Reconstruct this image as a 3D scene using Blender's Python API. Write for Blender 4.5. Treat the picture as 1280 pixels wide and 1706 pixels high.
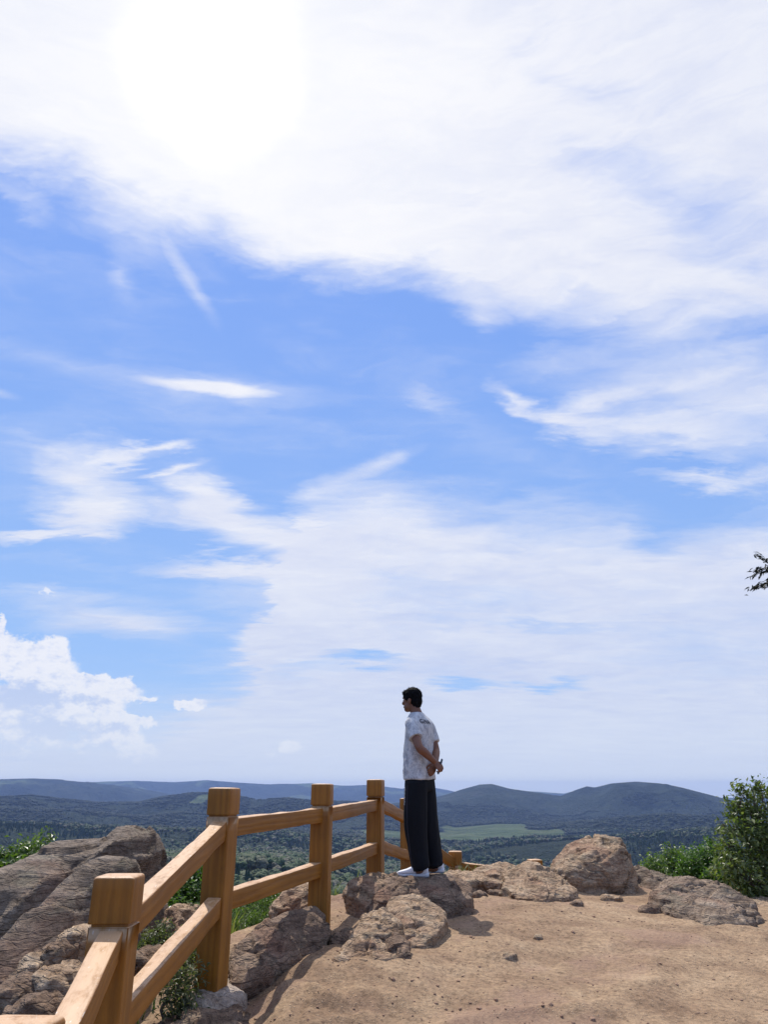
import bpy, bmesh, math, random
import numpy as np
from mathutils import Vector, Matrix
from mathutils.bvhtree import BVHTree

R = math.radians
for o in list(bpy.data.objects):
    bpy.data.objects.remove(o)
scene = bpy.context.scene
COL = scene.collection
rng = np.random.default_rng(7)
random.seed(7)

# ------------------------------------------------------------------ camera
PITCH = R(20.76)
FPX = 1232.0                       # focal length in pixels of the 1280 x 1706 photograph
cam_d = bpy.data.cameras.new("Camera")
cam = bpy.data.objects.new("Camera", cam_d)
COL.objects.link(cam)
cam.location = (0, 0, 0)
cam.rotation_euler = (R(90) + PITCH, 0, 0)
cam_d.sensor_fit = 'VERTICAL'
cam_d.sensor_height = 24.0
cam_d.lens = 24.0 * FPX / 1706.0
cam_d.clip_start = 0.05
cam_d.clip_end = 60000
scene.camera = cam
CP, SP = math.cos(PITCH), math.sin(PITCH)

def direction(px, py):
    xc = (px - 640.0) / FPX; yc = (853.0 - py) / FPX
    return Vector((xc, CP - yc * SP, SP + yc * CP))

def at(px, py, Y):
    """world point seen at photo position px, py when it stands Y metres ahead"""
    d = direction(px, py)
    return d * (Y / d.y)

def azel(px, py):
    d = direction(px, py)
    return math.atan2(d.x, d.y), math.atan2(d.z, math.hypot(d.x, d.y))

# ------------------------------------------------------------------ view
scene.view_settings.view_transform = 'Standard'
scene.view_settings.look = 'None'
scene.view_settings.exposure = 0.0
scene.view_settings.gamma = 1.0
scene.cycles.max_bounces = 6
scene.cycles.volume_bounces = 0
scene.cycles.transparent_max_bounces = 8
scene.cycles.use_denoising = True

# ------------------------------------------------------------------ sun
GLOW_AZ, GLOW_EL = azel(362, 105)   # middle of the over-exposed veil
SUN_AZ, SUN_EL = R(-20.5), R(57)
glow_dir = Vector((math.sin(GLOW_AZ) * math.cos(GLOW_EL), math.cos(GLOW_AZ) * math.cos(GLOW_EL), math.sin(GLOW_EL)))
sd = Vector((math.sin(SUN_AZ) * math.cos(SUN_EL), math.cos(SUN_AZ) * math.cos(SUN_EL), math.sin(SUN_EL)))
sun_d = bpy.data.lights.new("sun", 'SUN')
sun_d.energy = 4.5
sun_d.angle = R(0.55)
sun_d.color = (1.0, 0.95, 0.87)
sun = bpy.data.objects.new("sun", sun_d)
COL.objects.link(sun)
sun.rotation_euler = sd.to_track_quat('Z', 'Y').to_euler()

# ------------------------------------------------------------------ node helper
class NT:
    def __init__(s, tree): s.t = tree
    def n(s, kind, **kw):
        nd = s.t.nodes.new(kind)
        for k, v in kw.items():
            setattr(nd, k, v)
        return nd
    def inp(s, sock, v):
        if v is None: return
        if hasattr(v, 'is_output') or hasattr(v, 'links'):
            s.t.links.new(v, sock)
        else:
            sock.default_value = v
    def m(s, op, a, b=None, c=None, clamp=False):
        nd = s.n('ShaderNodeMath', operation=op, use_clamp=clamp)
        s.inp(nd.inputs[0], a); s.inp(nd.inputs[1], b); s.inp(nd.inputs[2], c)
        return nd.outputs[0]
    def vm(s, op, a, b=None):
        nd = s.n('ShaderNodeVectorMath', operation=op)
        s.inp(nd.inputs[0], a); s.inp(nd.inputs[1], b)
        return nd.outputs['Value'] if op in ('DOT_PRODUCT', 'LENGTH', 'DISTANCE') else nd.outputs[0]
    def scale(s, a, f):
        nd = s.n('ShaderNodeVectorMath', operation='SCALE')
        s.inp(nd.inputs[0], a); s.inp(nd.inputs[3], f)
        return nd.outputs[0]
    def mix(s, f, a, b, mode='MIX'):
        nd = s.n('ShaderNodeMix', data_type='RGBA', blend_type=mode)
        s.inp(nd.inputs[0], f)
        for k, v in ((6, a), (7, b)):
            if isinstance(v, (tuple, list)) and len(v) == 3: v = (*v, 1)
            s.inp(nd.inputs[k], v)
        return nd.outputs[2]
    def sstep(s, v, lo, hi, t0=0.0, t1=1.0):
        nd = s.n('ShaderNodeMapRange', interpolation_type='SMOOTHSTEP')
        s.inp(nd.inputs[0], v); s.inp(nd.inputs[1], lo); s.inp(nd.inputs[2], hi)
        s.inp(nd.inputs[3], t0); s.inp(nd.inputs[4], t1)
        return nd.outputs[0]
    def lin(s, v, lo, hi, t0=0.0, t1=1.0):
        nd = s.n('ShaderNodeMapRange')
        s.inp(nd.inputs[0], v); s.inp(nd.inputs[1], lo); s.inp(nd.inputs[2], hi)
        s.inp(nd.inputs[3], t0); s.inp(nd.inputs[4], t1)
        return nd.outputs[0]
    def noise(s, vec, sc, det=6, rough=0.55, dist=0.0, out=0):
        nd = s.n('ShaderNodeTexNoise')
        s.inp(nd.inputs['Vector'], vec)
        s.inp(nd.inputs['Scale'], sc); s.inp(nd.inputs['Detail'], det)
        s.inp(nd.inputs['Roughness'], rough); s.inp(nd.inputs['Distortion'], dist)
        return nd.outputs[out]
    def comb(s, x, y, z):
        nd = s.n('ShaderNodeCombineXYZ')
        s.inp(nd.inputs[0], x); s.inp(nd.inputs[1], y); s.inp(nd.inputs[2], z)
        return nd.outputs[0]
    def sep(s, v):
        nd = s.n('ShaderNodeSeparateXYZ'); s.inp(nd.inputs[0], v)
        return nd.outputs
    def ramp(s, v, stops):
        nd = s.n('ShaderNodeValToRGB'); s.inp(nd.inputs[0], v)
        e = nd.color_ramp.elements
        while len(e) < len(stops): e.new(0.5)
        for k, (p, c) in enumerate(stops):
            e[k].position = p; e[k].color = (*c, 1)
        return nd.outputs[0]
    def mapping(s, v, scale=(1, 1, 1), rot=(0, 0, 0), loc=(0, 0, 0)):
        nd = s.n('ShaderNodeMapping'); s.inp(nd.inputs[0], v)
        nd.inputs[1].default_value = loc; nd.inputs[2].default_value = rot; nd.inputs[3].default_value = scale
        return nd.outputs[0]

# ------------------------------------------------------------------ world: sky and clouds
world = bpy.data.worlds.new("World")
scene.world = world
world.use_nodes = True
world.node_tree.nodes.clear()
W = NT(world.node_tree)
SKY_STRENGTH = 0.10
sky = W.n('ShaderNodeTexSky', sky_type='NISHITA')
sky.sun_disc = False
sky.sun_elevation = SUN_EL
sky.sun_rotation = SUN_AZ
sky.air_density = 1.0; sky.dust_density = 0.4; sky.ozone_density = 2.0
tc = W.n('ShaderNodeTexCoord')
dirv = W.vm('NORMALIZE', tc.outputs['Generated'])
dx, dy, dz = W.sep(dirv)
az = W.m('ARCTAN2', dx, dy)
el = W.m('ARCSINE', dz)
# cloud-deck coordinates: directions laid onto flat layers overhead, so streaks flatten to the horizon
zz = W.m('ADD', W.m('MAXIMUM', dz, 0.0), 0.13)
deck = W.comb(W.m('DIVIDE', dx, zz), W.m('DIVIDE', dy, zz), 0.0)
deck_s = W.mapping(deck, scale=(1.0, 2.2, 1.0), rot=(0, 0, R(-14)))
w1 = W.noise(deck_s, 2.2, 5, 0.6, 0.3, out=1)
w2 = W.noise(W.mapping(deck, scale=(1.0, 1.9, 1), loc=(7, 3, 0), rot=(0, 0, R(-20))), 9.0, 6, 0.65, 0.5, out=1)
warp = W.vm('ADD', W.scale(W.vm('SUBTRACT', w1, (0.5, 0.5, 0.5)), 0.16),
            W.scale(W.vm('SUBTRACT', w2, (0.5, 0.5, 0.5)), 0.045))
wx, wy, _ = W.sep(warp)
eln = W.lin(el, 0.0, 0.7, 0.25, 1.0)           # less warping near the horizon
waz = W.m('ADD', az, wx)
wel = W.m('ADD', el, W.m('MULTIPLY', wy, eln))
AE = W.comb(waz, wel, 0.0)
AE2 = W.comb(W.m('MULTIPLY_ADD', wx, 0.25, az), W.m('MULTIPLY_ADD', W.m('MULTIPLY', wy, eln), 0.22, el), 0.0)

def stroke(vec, px, py, rx, ry, rot, kind='SPHERICAL'):
    """a soft elliptical patch of cloud round one sky direction (azimuth, elevation)"""
    c = azel(px, py); t = R(rot)
    a = azel(px + rx * math.cos(t), py + rx * math.sin(t))
    b = azel(px - ry * math.sin(t), py + ry * math.cos(t))
    ax, ay = a[0] - c[0], a[1] - c[1]
    bx, by = b[0] - c[0], b[1] - c[1]
    mp = W.n('ShaderNodeMapping', vector_type='TEXTURE')
    W.inp(mp.inputs[0], vec)
    mp.inputs[1].default_value = (c[0], c[1], 0)
    mp.inputs[2].default_value = (0, 0, math.atan2(ay, ax))
    mp.inputs[3].default_value = (math.hypot(ax, ay), math.hypot(bx, by), 1)
    g = W.n('ShaderNodeTexGradient', gradient_type=kind)
    W.inp(g.inputs[0], mp.outputs[0])
    return g.outputs[1]

def strokes(vec, base, lst, kind='SPHERICAL'):
    acc = base
    for (px, py, rx, ry, rot, amp) in lst:
        acc = W.m('MULTIPLY_ADD', stroke(vec, px, py, rx, ry, rot, kind), amp, acc)
    return acc

def edge_curve(pts, x):
    """elevation of a cloud edge as a function of azimuth"""
    fc = W.n('ShaderNodeFloatCurve')
    cv = fc.mapping.curves[0]
    P = []
    for (px, py) in pts:
        a, e = azel(px, py)
        P.append(((a + 1.0) / 2.0, e))
    P.sort()
    P = [(0.0, P[0][1])] + P + [(1.0, P[-1][1])]
    while len(cv.points) < len(P): cv.points.new(0.5, 0.5)
    for k, p in enumerate(P):
        cv.points[k].location = p; cv.points[k].handle_type = 'AUTO'
    fc.mapping.update()
    W.inp(fc.inputs[1], W.m('MULTIPLY', W.m('ADD', x, 1.0), 0.5))
    return fc.outputs[0]

up_edge = edge_curve([(-260, 240), (-120, 290), (0, 322), (100, 352), (200, 378), (300, 392), (380, 420), (470, 468), (560, 490),
                      (640, 482), (700, 498), (770, 530), (870, 535), (960, 530), (1100, 560), (1280, 560), (1500, 560)], waz)
lo_edge = edge_curve([(-200, 1240), (60, 1235), (230, 1215), (330, 1150), (395, 1100), (440, 1000), (475, 890), (510, 810), (560, 785),
                      (640, 765), (700, 790), (760, 805), (900, 825), (1000, 830), (1100, 835), (1200, 830), (1280, 810), (1500, 790)], waz)
fib = W.noise(W.mapping(deck, scale=(1.0, 2.0, 1), rot=(0, 0, R(-20))), 3.2, 8, 0.60, 0.5)
fib2 = W.noise(W.mapping(W.vm('ADD', W.comb(az, el, 0.0), W.scale(warp, 0.5)), scale=(1.7, 8.5, 1), rot=(0, 0, R(-21)), loc=(3, 5, 1)), 3.4, 9, 0.62, 0.9)
fine = W.m('SUBTRACT', W.m('ADD', W.m('MULTIPLY', fib, 0.5), W.m('MULTIPLY', fib2, 0.5)), 0.5)
upD = W.m('MULTIPLY', W.m('SUBTRACT', wel, up_edge), 19.0)
upD = W.m('MINIMUM', upD, W.lin(az, -0.15, 0.25, 2.1, 1.38))
upD = W.m('MAXIMUM', upD, -0.2)
loD = W.m('MULTIPLY', W.m('SUBTRACT', lo_edge, wel), 13.0)
loD = W.m('MINIMUM', loD, 1.15)
loD = W.m('MAXIMUM', loD, -0.2)
D = W.m('MAXIMUM', upD, loD)
D = strokes(AE, D, [
    # haze and wisps at the right, below the upper cloud
    (1130, 610, 330, 130, 4, 0.95), (1290, 700, 230, 130, 5, 0.8), (900, 600, 120, 40, -20, 0.35),
    (850, 655, 60, 30, 35, 0.9), (930, 690, 110, 36, 18, 1.1), (1080, 715, 210, 46, 7, 1.0), (1200, 790, 170, 26, 3, 1.1),
    (985, 655, 130, 30, -14, 0.55), (700, 655, 60, 18, 8, 0.4), (740, 680, 60, 25, 20, 0.35),
    (1180, 770, 120, 16, 6, -0.5), (800, 520, 60, 40, 20, 0.6),
    # left middle clouds
    (150, 800, 105, 75, -20, 1.25), (160, 870, 85, 42, 5, 1.5), (245, 755, 80, 16, -12, 0.9), (280, 785, 50, 10, -16, 0.7),
    (70, 770, 150, 90, 0, 0.45), (70, 893, 150, 15, 2, 1.0), (350, 835, 95, 46, 22, 1.3), (440, 895, 170, 62, 14, 1.5), (470, 1000, 170, 60, 2, 0.7), (300, 870, 150, 40, 16, 0.5), (430, 1100, 170, 26, -4, 0.7),
    (330, 800, 110, 45, 10, 0.55), (400, 955, 170, 19, 4, 1.3), (520, 930, 120, 50, 0, 0.7),
    (250, 850, 120, 40, 10, 0.6), (60, 990, 180, 30, 3, 0.5), (200, 1035, 210, 34, 5, 0.8), (240, 1070, 200, 16, 5, 0.35), (300, 720, 420, 130, 0, 0.22), (640, 620, 420, 90, 4, 0.2), (250, 560, 300, 100, 0, 0.12), (900, 760, 300, 60, 4, 0.22), (330, 1010, 320, 90, 0, 0.25), (110, 945, 200, 22, 4, 0.35),
    (480, 1060, 160, 40, 3, 0.55), (520, 1035, 120, 30, 0, 0.5),
    # streak in the blue
    
    (30, 345, 85, 22, 38, 0.45), (260, 410, 170, 60, 16, 0.35), (205, 470, 30, 60, 0, 0.2),
    # openings
    (590, 1090, 110, 20, 4, -1.5), (500, 1112, 120, 20, -6, -0.7), (905, 1137, 75, 17, 4, -1.6), (760, 1138, 100, 18, -2, -1.5),
    (770, 1000, 220, 32, 3, -0.45), (850, 1040, 200, 14, 1, -0.5), (1110, 890, 70, 45, 0, -0.6), (650, 960, 140, 14, 4, -0.35),
    (1180, 1090, 330, 120, 0, -0.35), (1150, 330, 330, 110, 12, -0.75), (1000, 260, 280, 60, 10, -0.4), (1240, 420, 180, 30, 8, -0.4), (760, 290, 190, 70, 20, -0.45), (1000, 120, 300, 50, 14, -0.35),
])
# straight soft streaks that the winds have not torn
D = strokes(AE2, D, [(345, 650, 130, 13, 4, 1.5), (400, 652, 240, 28, 2, 0.55), (110, 610, 260, 26, 14, 0.35), (0, 655, 46, 12, 14, 0.7), (322, 480, 110, 18, 58, 0.6), (200, 455, 30, 70, 8, 0.2),
    (1020, 665, 180, 22, -12, 0.35), (560, 800, 140, 26, -22, 0.5), (640, 770, 90, 16, -20, 0.5), (245, 756, 100, 14, -14, 0.6), (290, 782, 70, 10, -16, 0.5), (60, 893, 170, 14, 2, 0.6), (380, 960, 190, 14, 3, 0.7),
    (120, 990, 200, 16, 4, 0.3), (210, 1040, 230, 22, 5, 0.4)])
D = W.m('ADD', D, W.m('MULTIPLY', fine, 1.35))
D = W.m('ADD', D, W.m('MULTIPLY', W.m('SUBTRACT', W.noise(W.mapping(deck, scale=(1, 1.6, 1), rot=(0, 0, R(-20)), loc=(2, 1, 0)), 1.7, 3, 0.5, 0.5), 0.5), 0.65))
D = W.m('ADD', D, 0.06)
# the air whitens towards the horizon
D = W.m('ADD', D, W.sstep(el, 0.17, 0.0, 0.0, 0.85))
alpha = W.sstep(D, -0.22, 1.4)
alpha = W.m('MULTIPLY', alpha, 0.96)

# sun-facing cloud veil brightness
sdot = W.vm('DOT_PRODUCT', dirv, tuple(glow_dir))
ang = W.m('ARCCOSINE', W.m('MINIMUM', sdot, 1.0))
veil = W.sstep(ang, 0.80, 0.14)
behind = W.sstep(dy, 0.15, -0.55)
K = 1.0 / SKY_STRENGTH
def lin3(r, g, b):
    f = lambda v: ((v / 255 + 0.055) / 1.055) ** 2.4 if v > 10 else v / 255 / 12.92
    return (f(r) * K, f(g) * K, f(b) * K)
cl_far = lin3(213, 222, 245)
cl_mid = lin3(232, 236, 250)
cl_sun = lin3(247, 248, 255)
ccol = W.mix(W.sstep(el, 0.02, 0.45), cl_far, cl_mid)
ccol = W.mix(veil, ccol, cl_sun)
relief = W.m('ADD', W.m('MULTIPLY', W.noise(W.mapping(deck, scale=(1.0, 1.8, 1), loc=(1, 8, 2)), 3.6, 7, 0.6, 0.6), 0.5), W.m('MULTIPLY', fib2, 0.5))
ccol = W.mix(1.0, ccol, W.ramp(relief, [(0.36, (0.88, 0.90, 0.96)), (0.60, (1.04, 1.03, 1.0))]), 'MULTIPLY')
skyc = W.mix(1.0, sky.outputs[0], (1.0, 1.0, 1.0), 'MULTIPLY')
skyc_node = skyc
SKYMIX = W.mix(0.82, skyc, W.mix(W.sstep(el, 0.0, 0.75), lin3(160, 200, 255), lin3(128, 172, 254)))
base = W.mix(alpha, SKYMIX, ccol)

# cumulus low at the left
cu_n = W.n('ShaderNodeTexNoise'); W.inp(cu_n.inputs[0], W.comb(az, W.m('MULTIPLY', el, 1.25), 0))
cu_n.inputs['Scale'].default_value = 34; cu_n.inputs['Detail'].default_value = 10; cu_n.inputs['Roughness'].default_value = 0.66
vor = W.n('ShaderNodeTexVoronoi', feature='SMOOTH_F1')
W.inp(vor.inputs['Vector'], W.vm('ADD', W.comb(az, el, 0), W.scale(cu_n.outputs[1], 0.03)))
vor.inputs['Scale'].default_value = 46
cuw = W.vm('ADD', W.comb(az, el, 0), W.scale(W.vm('SUBTRACT', cu_n.outputs[1], (0.5, 0.5, 0.5)), 0.048))
cu = strokes(cuw, -0.20, [
    (-4, 1046, 18, 26, 0, 1.6), (30, 1092, 95, 46, 6, 1.6), (92, 1082, 34, 26, 0, 1.1), (70, 1120, 80, 52, 10, 1.4), (30, 1180, 120, 70, 0, 1.1),
    (175, 1150, 92, 30, 6, 1.5), (150, 1140, 30, 20, 0, 0.6), (248, 1162, 30, 9, 5, 0.9), (210, 1135, 22, 20, 20, 0.5),
    (150, 1188, 85, 34, 10, 1.4), (232, 1198, 52, 12, 12, 1.2), (205, 1228, 60, 40, 25, 1.1), (180, 1205, 60, 40, 0, 0.6), (240, 1252, 60, 22, 12, 0.7), (90, 1230, 150, 50, 0, 0.55),
    (312, 1175, 36, 11, 0, 1.7), (336, 1166, 16, 12, 0, 0.9), (480, 1247, 62, 16, 2, 0.75), (485, 1238, 26, 14, 0, 0.6), (72, 987, 36, 11, 12, 0.8)])
cu = W.m('ADD', cu, W.m('MULTIPLY', W.m('SUBTRACT', cu_n.outputs[0], 0.5), 1.7))
cu = W.m('SUBTRACT', cu, W.m('MULTIPLY', vor.outputs[0], 0.25))
cua = W.m('MULTIPLY', W.sstep(cu, -0.06, 0.36), 0.93)
shade = strokes(cuw, 0.12, [(45, 1165, 75, 42, 5, 1.3), (95, 1215, 95, 26, 3, 1.3), (150, 1170, 60, 12, 5, 0.7), (190, 1215, 40, 12, 8, 0.8), (170, 1245, 50, 12, 0, 0.8), (20, 1235, 90, 20, 0, 0.5)])
shade = W.m('ADD', shade, W.m('MULTIPLY', W.m('SUBTRACT', W.noise(W.comb(az, W.m('MULTIPLY', el, 1.6), 3.0), 55, 8, 0.66), 0.5), 2.4))
cuc = W.mix(W.sstep(shade, 0.0, 0.9), lin3(245, 246, 253), lin3(192, 208, 243))
cua = W.m('MULTIPLY', cua, W.sstep(el, 0.0, 0.06))
cua = W.m('MULTIPLY', cua, W.m('MULTIPLY', W.sstep(el, 0.27, 0.22), W.sstep(az, -0.08, -0.13)))
base = W.mix(cua, base, cuc)
# thin horizon veil
base = W.mix(W.sstep(el, 0.16, 0.0, 0.0, 0.75), base, lin3(226, 235, 247))
base = W.mix(W.sstep(el, 0.036, 0.012, 0.0, 0.9), base, lin3(236, 243, 250))
base = W.mix(W.m('MULTIPLY', W.m('POWER', W.sstep(ang, 0.50, 0.06), 1.5), W.m('MULTIPLY', alpha, 0.62)), base, (10.3, 10.3, 10.35))
# brightness round the veiled sun (the over-exposed patch)
base = W.mix(W.sstep(W.m('ADD', ang, W.m('MULTIPLY', W.m('SUBTRACT', W.noise(dirv, 6.0, 4, 0.6), 0.5), 0.08)), 0.126, 0.058), base, (11.5, 11.4, 11.0))
# the half of the sky behind the viewer is plain broken cloud
base = W.mix(behind, base, W.mix(0.22, SKYMIX, cl_far))
bg = W.n('ShaderNodeBackground')
W.inp(bg.inputs[0], base); bg.inputs[1].default_value = SKY_STRENGTH
wo = W.n('ShaderNodeOutputWorld')
world.node_tree.links.new(bg.outputs[0], wo.inputs[0])
world.cycles.sampling_method = 'MANUAL'
world.cycles.sample_map_resolution = 512

# ------------------------------------------------------------------ numeric noise
def _hash(ix, iy, iz, seed):
    h = (ix.astype(np.int64) * 374761393 + iy.astype(np.int64) * 668265263 + iz.astype(np.int64) * 2147483647 + seed * 1274126177) & 0xFFFFFFFF
    h = ((h ^ (h >> 13)) * 1274126177) & 0xFFFFFFFF
    h = ((h ^ (h >> 16)) * 2246822519) & 0xFFFFFFFF
    return ((h ^ (h >> 15)) & 0xFFFFFF) / float(0xFFFFFF)

def vnoise(P, seed=0):
    P = np.asarray(P, float)
    i = np.floor(P); f = P - i; u = f * f * (3 - 2 * f)
    x, y, z = i[..., 0], i[..., 1], i[..., 2]
    r = 0
    for a in (0, 1):
        for b in (0, 1):
            for c in (0, 1):
                w = (u[..., 0] if a else 1 - u[..., 0]) * (u[..., 1] if b else 1 - u[..., 1]) * (u[..., 2] if c else 1 - u[..., 2])
                r = r + w * _hash(x + a, y + b, z + c, seed)
    return r * 2 - 1

def fbm(P, octs=4, gain=0.5, seed=0):
    P = np.asarray(P, float); a = 1.0; r = 0
    for k in range(octs):
        r = r + a * vnoise(P, seed + k * 17); P = P * 2.03 + 11.7; a *= gain
    return r

def ridged(P, octs=4, gain=0.5, seed=0):
    P = np.asarray(P, float); a = 1.0; r = 0
    for k in range(octs):
        r = r + a * (1 - 2 * np.abs(vnoise(P, seed + k * 17))); P = P * 2.03 + 11.7; a *= gain
    return r

def V3(x, y, z=0.0):
    x = np.asarray(x, float); y = np.asarray(y, float)
    return np.stack([x, y, np.zeros_like(x) + z], -1)

# ------------------------------------------------------------------ object helpers
def link(name, me, mat=None, parent=None):
    o = bpy.data.objects.new(name, me)
    COL.objects.link(o)
    if mat: me.materials.append(mat)
    if parent: o.parent = parent
    return o

def tag(o, label=None, cat=None, group=None, kind=None):
    for k, v in (('label', label), ('category', cat), ('group', group), ('kind', kind)):
        if v: o[k] = v
    return o

def empty(name, loc, rz=0.0):
    o = bpy.data.objects.new(name, None)
    COL.objects.link(o); o.location = loc; o.rotation_euler = (0, 0, rz); o.empty_display_size = 0.1
    return o

def mesh_np(name, V, F, origin=(0, 0, 0), smooth=True):
    """mesh from numpy vertices and an (n, 3 or 4) face array"""
    V = np.asarray(V, np.float32) - np.asarray(origin, np.float32)
    F = np.asarray(F, np.int32)
    me = bpy.data.meshes.new(name)
    me.vertices.add(len(V)); me.vertices.foreach_set('co', V.ravel())
    k = F.shape[1]
    me.loops.add(F.size); me.loops.foreach_set('vertex_index', F.ravel())
    me.polygons.add(len(F)); me.polygons.foreach_set('loop_start', np.arange(0, F.size, k, dtype=np.int32))
    me.polygons.foreach_set('loop_total', np.full(len(F), k, np.int32))
    me.polygons.foreach_set('use_smooth', np.full(len(F), smooth, bool))
    me.update(calc_edges=True); me.validate()
    return me

def grid_faces(nu, nv, wrap_u=False):
    """rows nv, columns nu; index = row * nu + col"""
    cu = nu if wrap_u else nu - 1
    i, j = np.meshgrid(np.arange(cu), np.arange(nv - 1))
    a = j * nu + i; b = j * nu + (i + 1) % nu
    return np.stack([a, b, b + nu, a + nu], -1).reshape(-1, 4)

def attr(me, name, vals, kind='FLOAT'):
    at_ = me.attributes.new(name, kind, 'POINT')
    at_.data.foreach_set('vector' if kind == 'FLOAT_VECTOR' else 'value', np.asarray(vals, np.float32).ravel())

def read(me):
    V = np.empty(len(me.vertices) * 3, np.float32); me.vertices.foreach_get('co', V)
    return V.reshape(-1, 3)

def normals(me):
    N = np.empty(len(me.vertices) * 3, np.float32); me.vertex_normals.foreach_get('vector', N)
    return N.reshape(-1, 3)

def evaluated(me, mods):
    """apply modifiers to a mesh and return the new mesh"""
    o = bpy.data.objects.new('work', me); COL.objects.link(o)
    for typ, kw in mods:
        md = o.modifiers.new(typ, typ)
        for k, v in kw.items(): setattr(md, k, v)
    dg = bpy.context.evaluated_depsgraph_get(); dg.update()
    out = bpy.data.meshes.new_from_object(o.evaluated_get(dg), depsgraph=dg)
    bpy.data.objects.remove(o)
    return out

def loft(bm, rings, cap=True):
    """rings: list of lists of points, joined to a closed tube"""
    rv = [[bm.verts.new(p) for p in ring] for ring in rings]
    n = len(rv[0])
    for a, b in zip(rv, rv[1:]):
        for k in range(n):
            bm.faces.new((a[k], a[(k + 1) % n], b[(k + 1) % n], b[k]))
    if cap:
        bm.faces.new(rv[0][::-1]); bm.faces.new(rv[-1])
    return rv

def catmull(pts, n):
    """resample a polyline of vectors smoothly, n steps per span"""
    P = [np.array(p, float) for p in pts]
    P = [2 * P[0] - P[1]] + P + [2 * P[-1] - P[-2]]
    out = []
    for k in range(1, len(P) - 2):
        for s in range(n):
            t = s / n
            out.append(0.5 * ((2 * P[k]) + (-P[k - 1] + P[k + 1]) * t + (2 * P[k - 1] - 5 * P[k] + 4 * P[k + 1] - P[k + 2]) * t * t
                              + (-P[k - 1] + 3 * P[k] - 3 * P[k + 1] + P[k + 2]) * t ** 3))
    out.append(P[-2])
    return out

def tube(bm, pts, radii, seg=12, n=4, cap=True, up=None, flat=None):
    """tapered limb through pts; radii per point; flat = (factor) squashes along the side axis"""
    data = [list(p) + [r] for p, r in zip(pts, radii)]
    if flat: data = [d + [f] for d, f in zip(data, flat)]
    sm = catmull(data, n)
    rings = []
    prev = None
    for k, s in enumerate(sm):
        a = sm[max(k - 1, 0)][:3]; b = sm[min(k + 1, len(sm) - 1)][:3]
        t = Vector(b - a)
        if t.length < 1e-9: t = Vector((0, 0, 1))
        t.normalize()
        if prev is None:
            u0 = Vector(up) if up else (Vector((0, 0, 1)) if abs(t.z) < 0.9 else Vector((0, 1, 0)))
        else: u0 = prev
        u = (u0 - t * u0.dot(t))
        if u.length < 1e-6: u = t.orthogonal()
        u.normalize(); prev = u
        v = t.cross(u)
        r = max(float(s[3]), 1e-4); f = float(s[4]) if flat else 1.0
        c = Vector(s[:3])
        rings.append([c + u * (math.cos(q) * r) + v * (math.sin(q) * r * f) for q in (2 * math.pi * j / seg for j in range(seg))])
    loft(bm, rings, cap)

def bm_mesh(name, bm, origin=(0, 0, 0), smooth=True):
    bmesh.ops.recalc_face_normals(bm, faces=bm.faces)
    me = bpy.data.meshes.new(name)
    if any(origin): bmesh.ops.translate(bm, verts=bm.verts, vec=-Vector(origin))
    bm.to_mesh(me); bm.free()
    for p in me.polygons: p.use_smooth = smooth
    return me

# ------------------------------------------------------------------ materials
def material(name):
    m = bpy.data.materials.new(name); m.use_nodes = True
    m.node_tree.nodes.clear()
    T = NT(m.node_tree)
    bs = T.n('ShaderNodeBsdfPrincipled'); out = T.n('ShaderNodeOutputMaterial')
    m.node_tree.links.new(bs.outputs[0], out.inputs[0])
    return m, T, bs, out

def bump(T, h, strength, dist, normal=None):
    b = T.n('ShaderNodeBump'); T.inp(b.inputs['Height'], h)
    b.inputs['Strength'].default_value = strength; b.inputs['Distance'].default_value = dist
    if normal is not None: T.inp(b.inputs['Normal'], normal)
    return b.outputs[0]

def plain(name, col, rough=0.6, spec=0.5, vary=0.0, sc=20):
    m, T, bs, out = material(name)
    if vary:
        oc = T.n('ShaderNodeTexCoord').outputs['Object']
        c = T.mix(T.noise(oc, sc, 4), tuple(x * (1 - vary) for x in col), tuple(min(1, x * (1 + vary)) for x in col))
        T.inp(bs.inputs['Base Color'], c)
    else:
        bs.inputs['Base Color'].default_value = (*col, 1)
    bs.inputs['Roughness'].default_value = rough
    bs.inputs['Specular IOR Level'].default_value = spec
    return m

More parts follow.
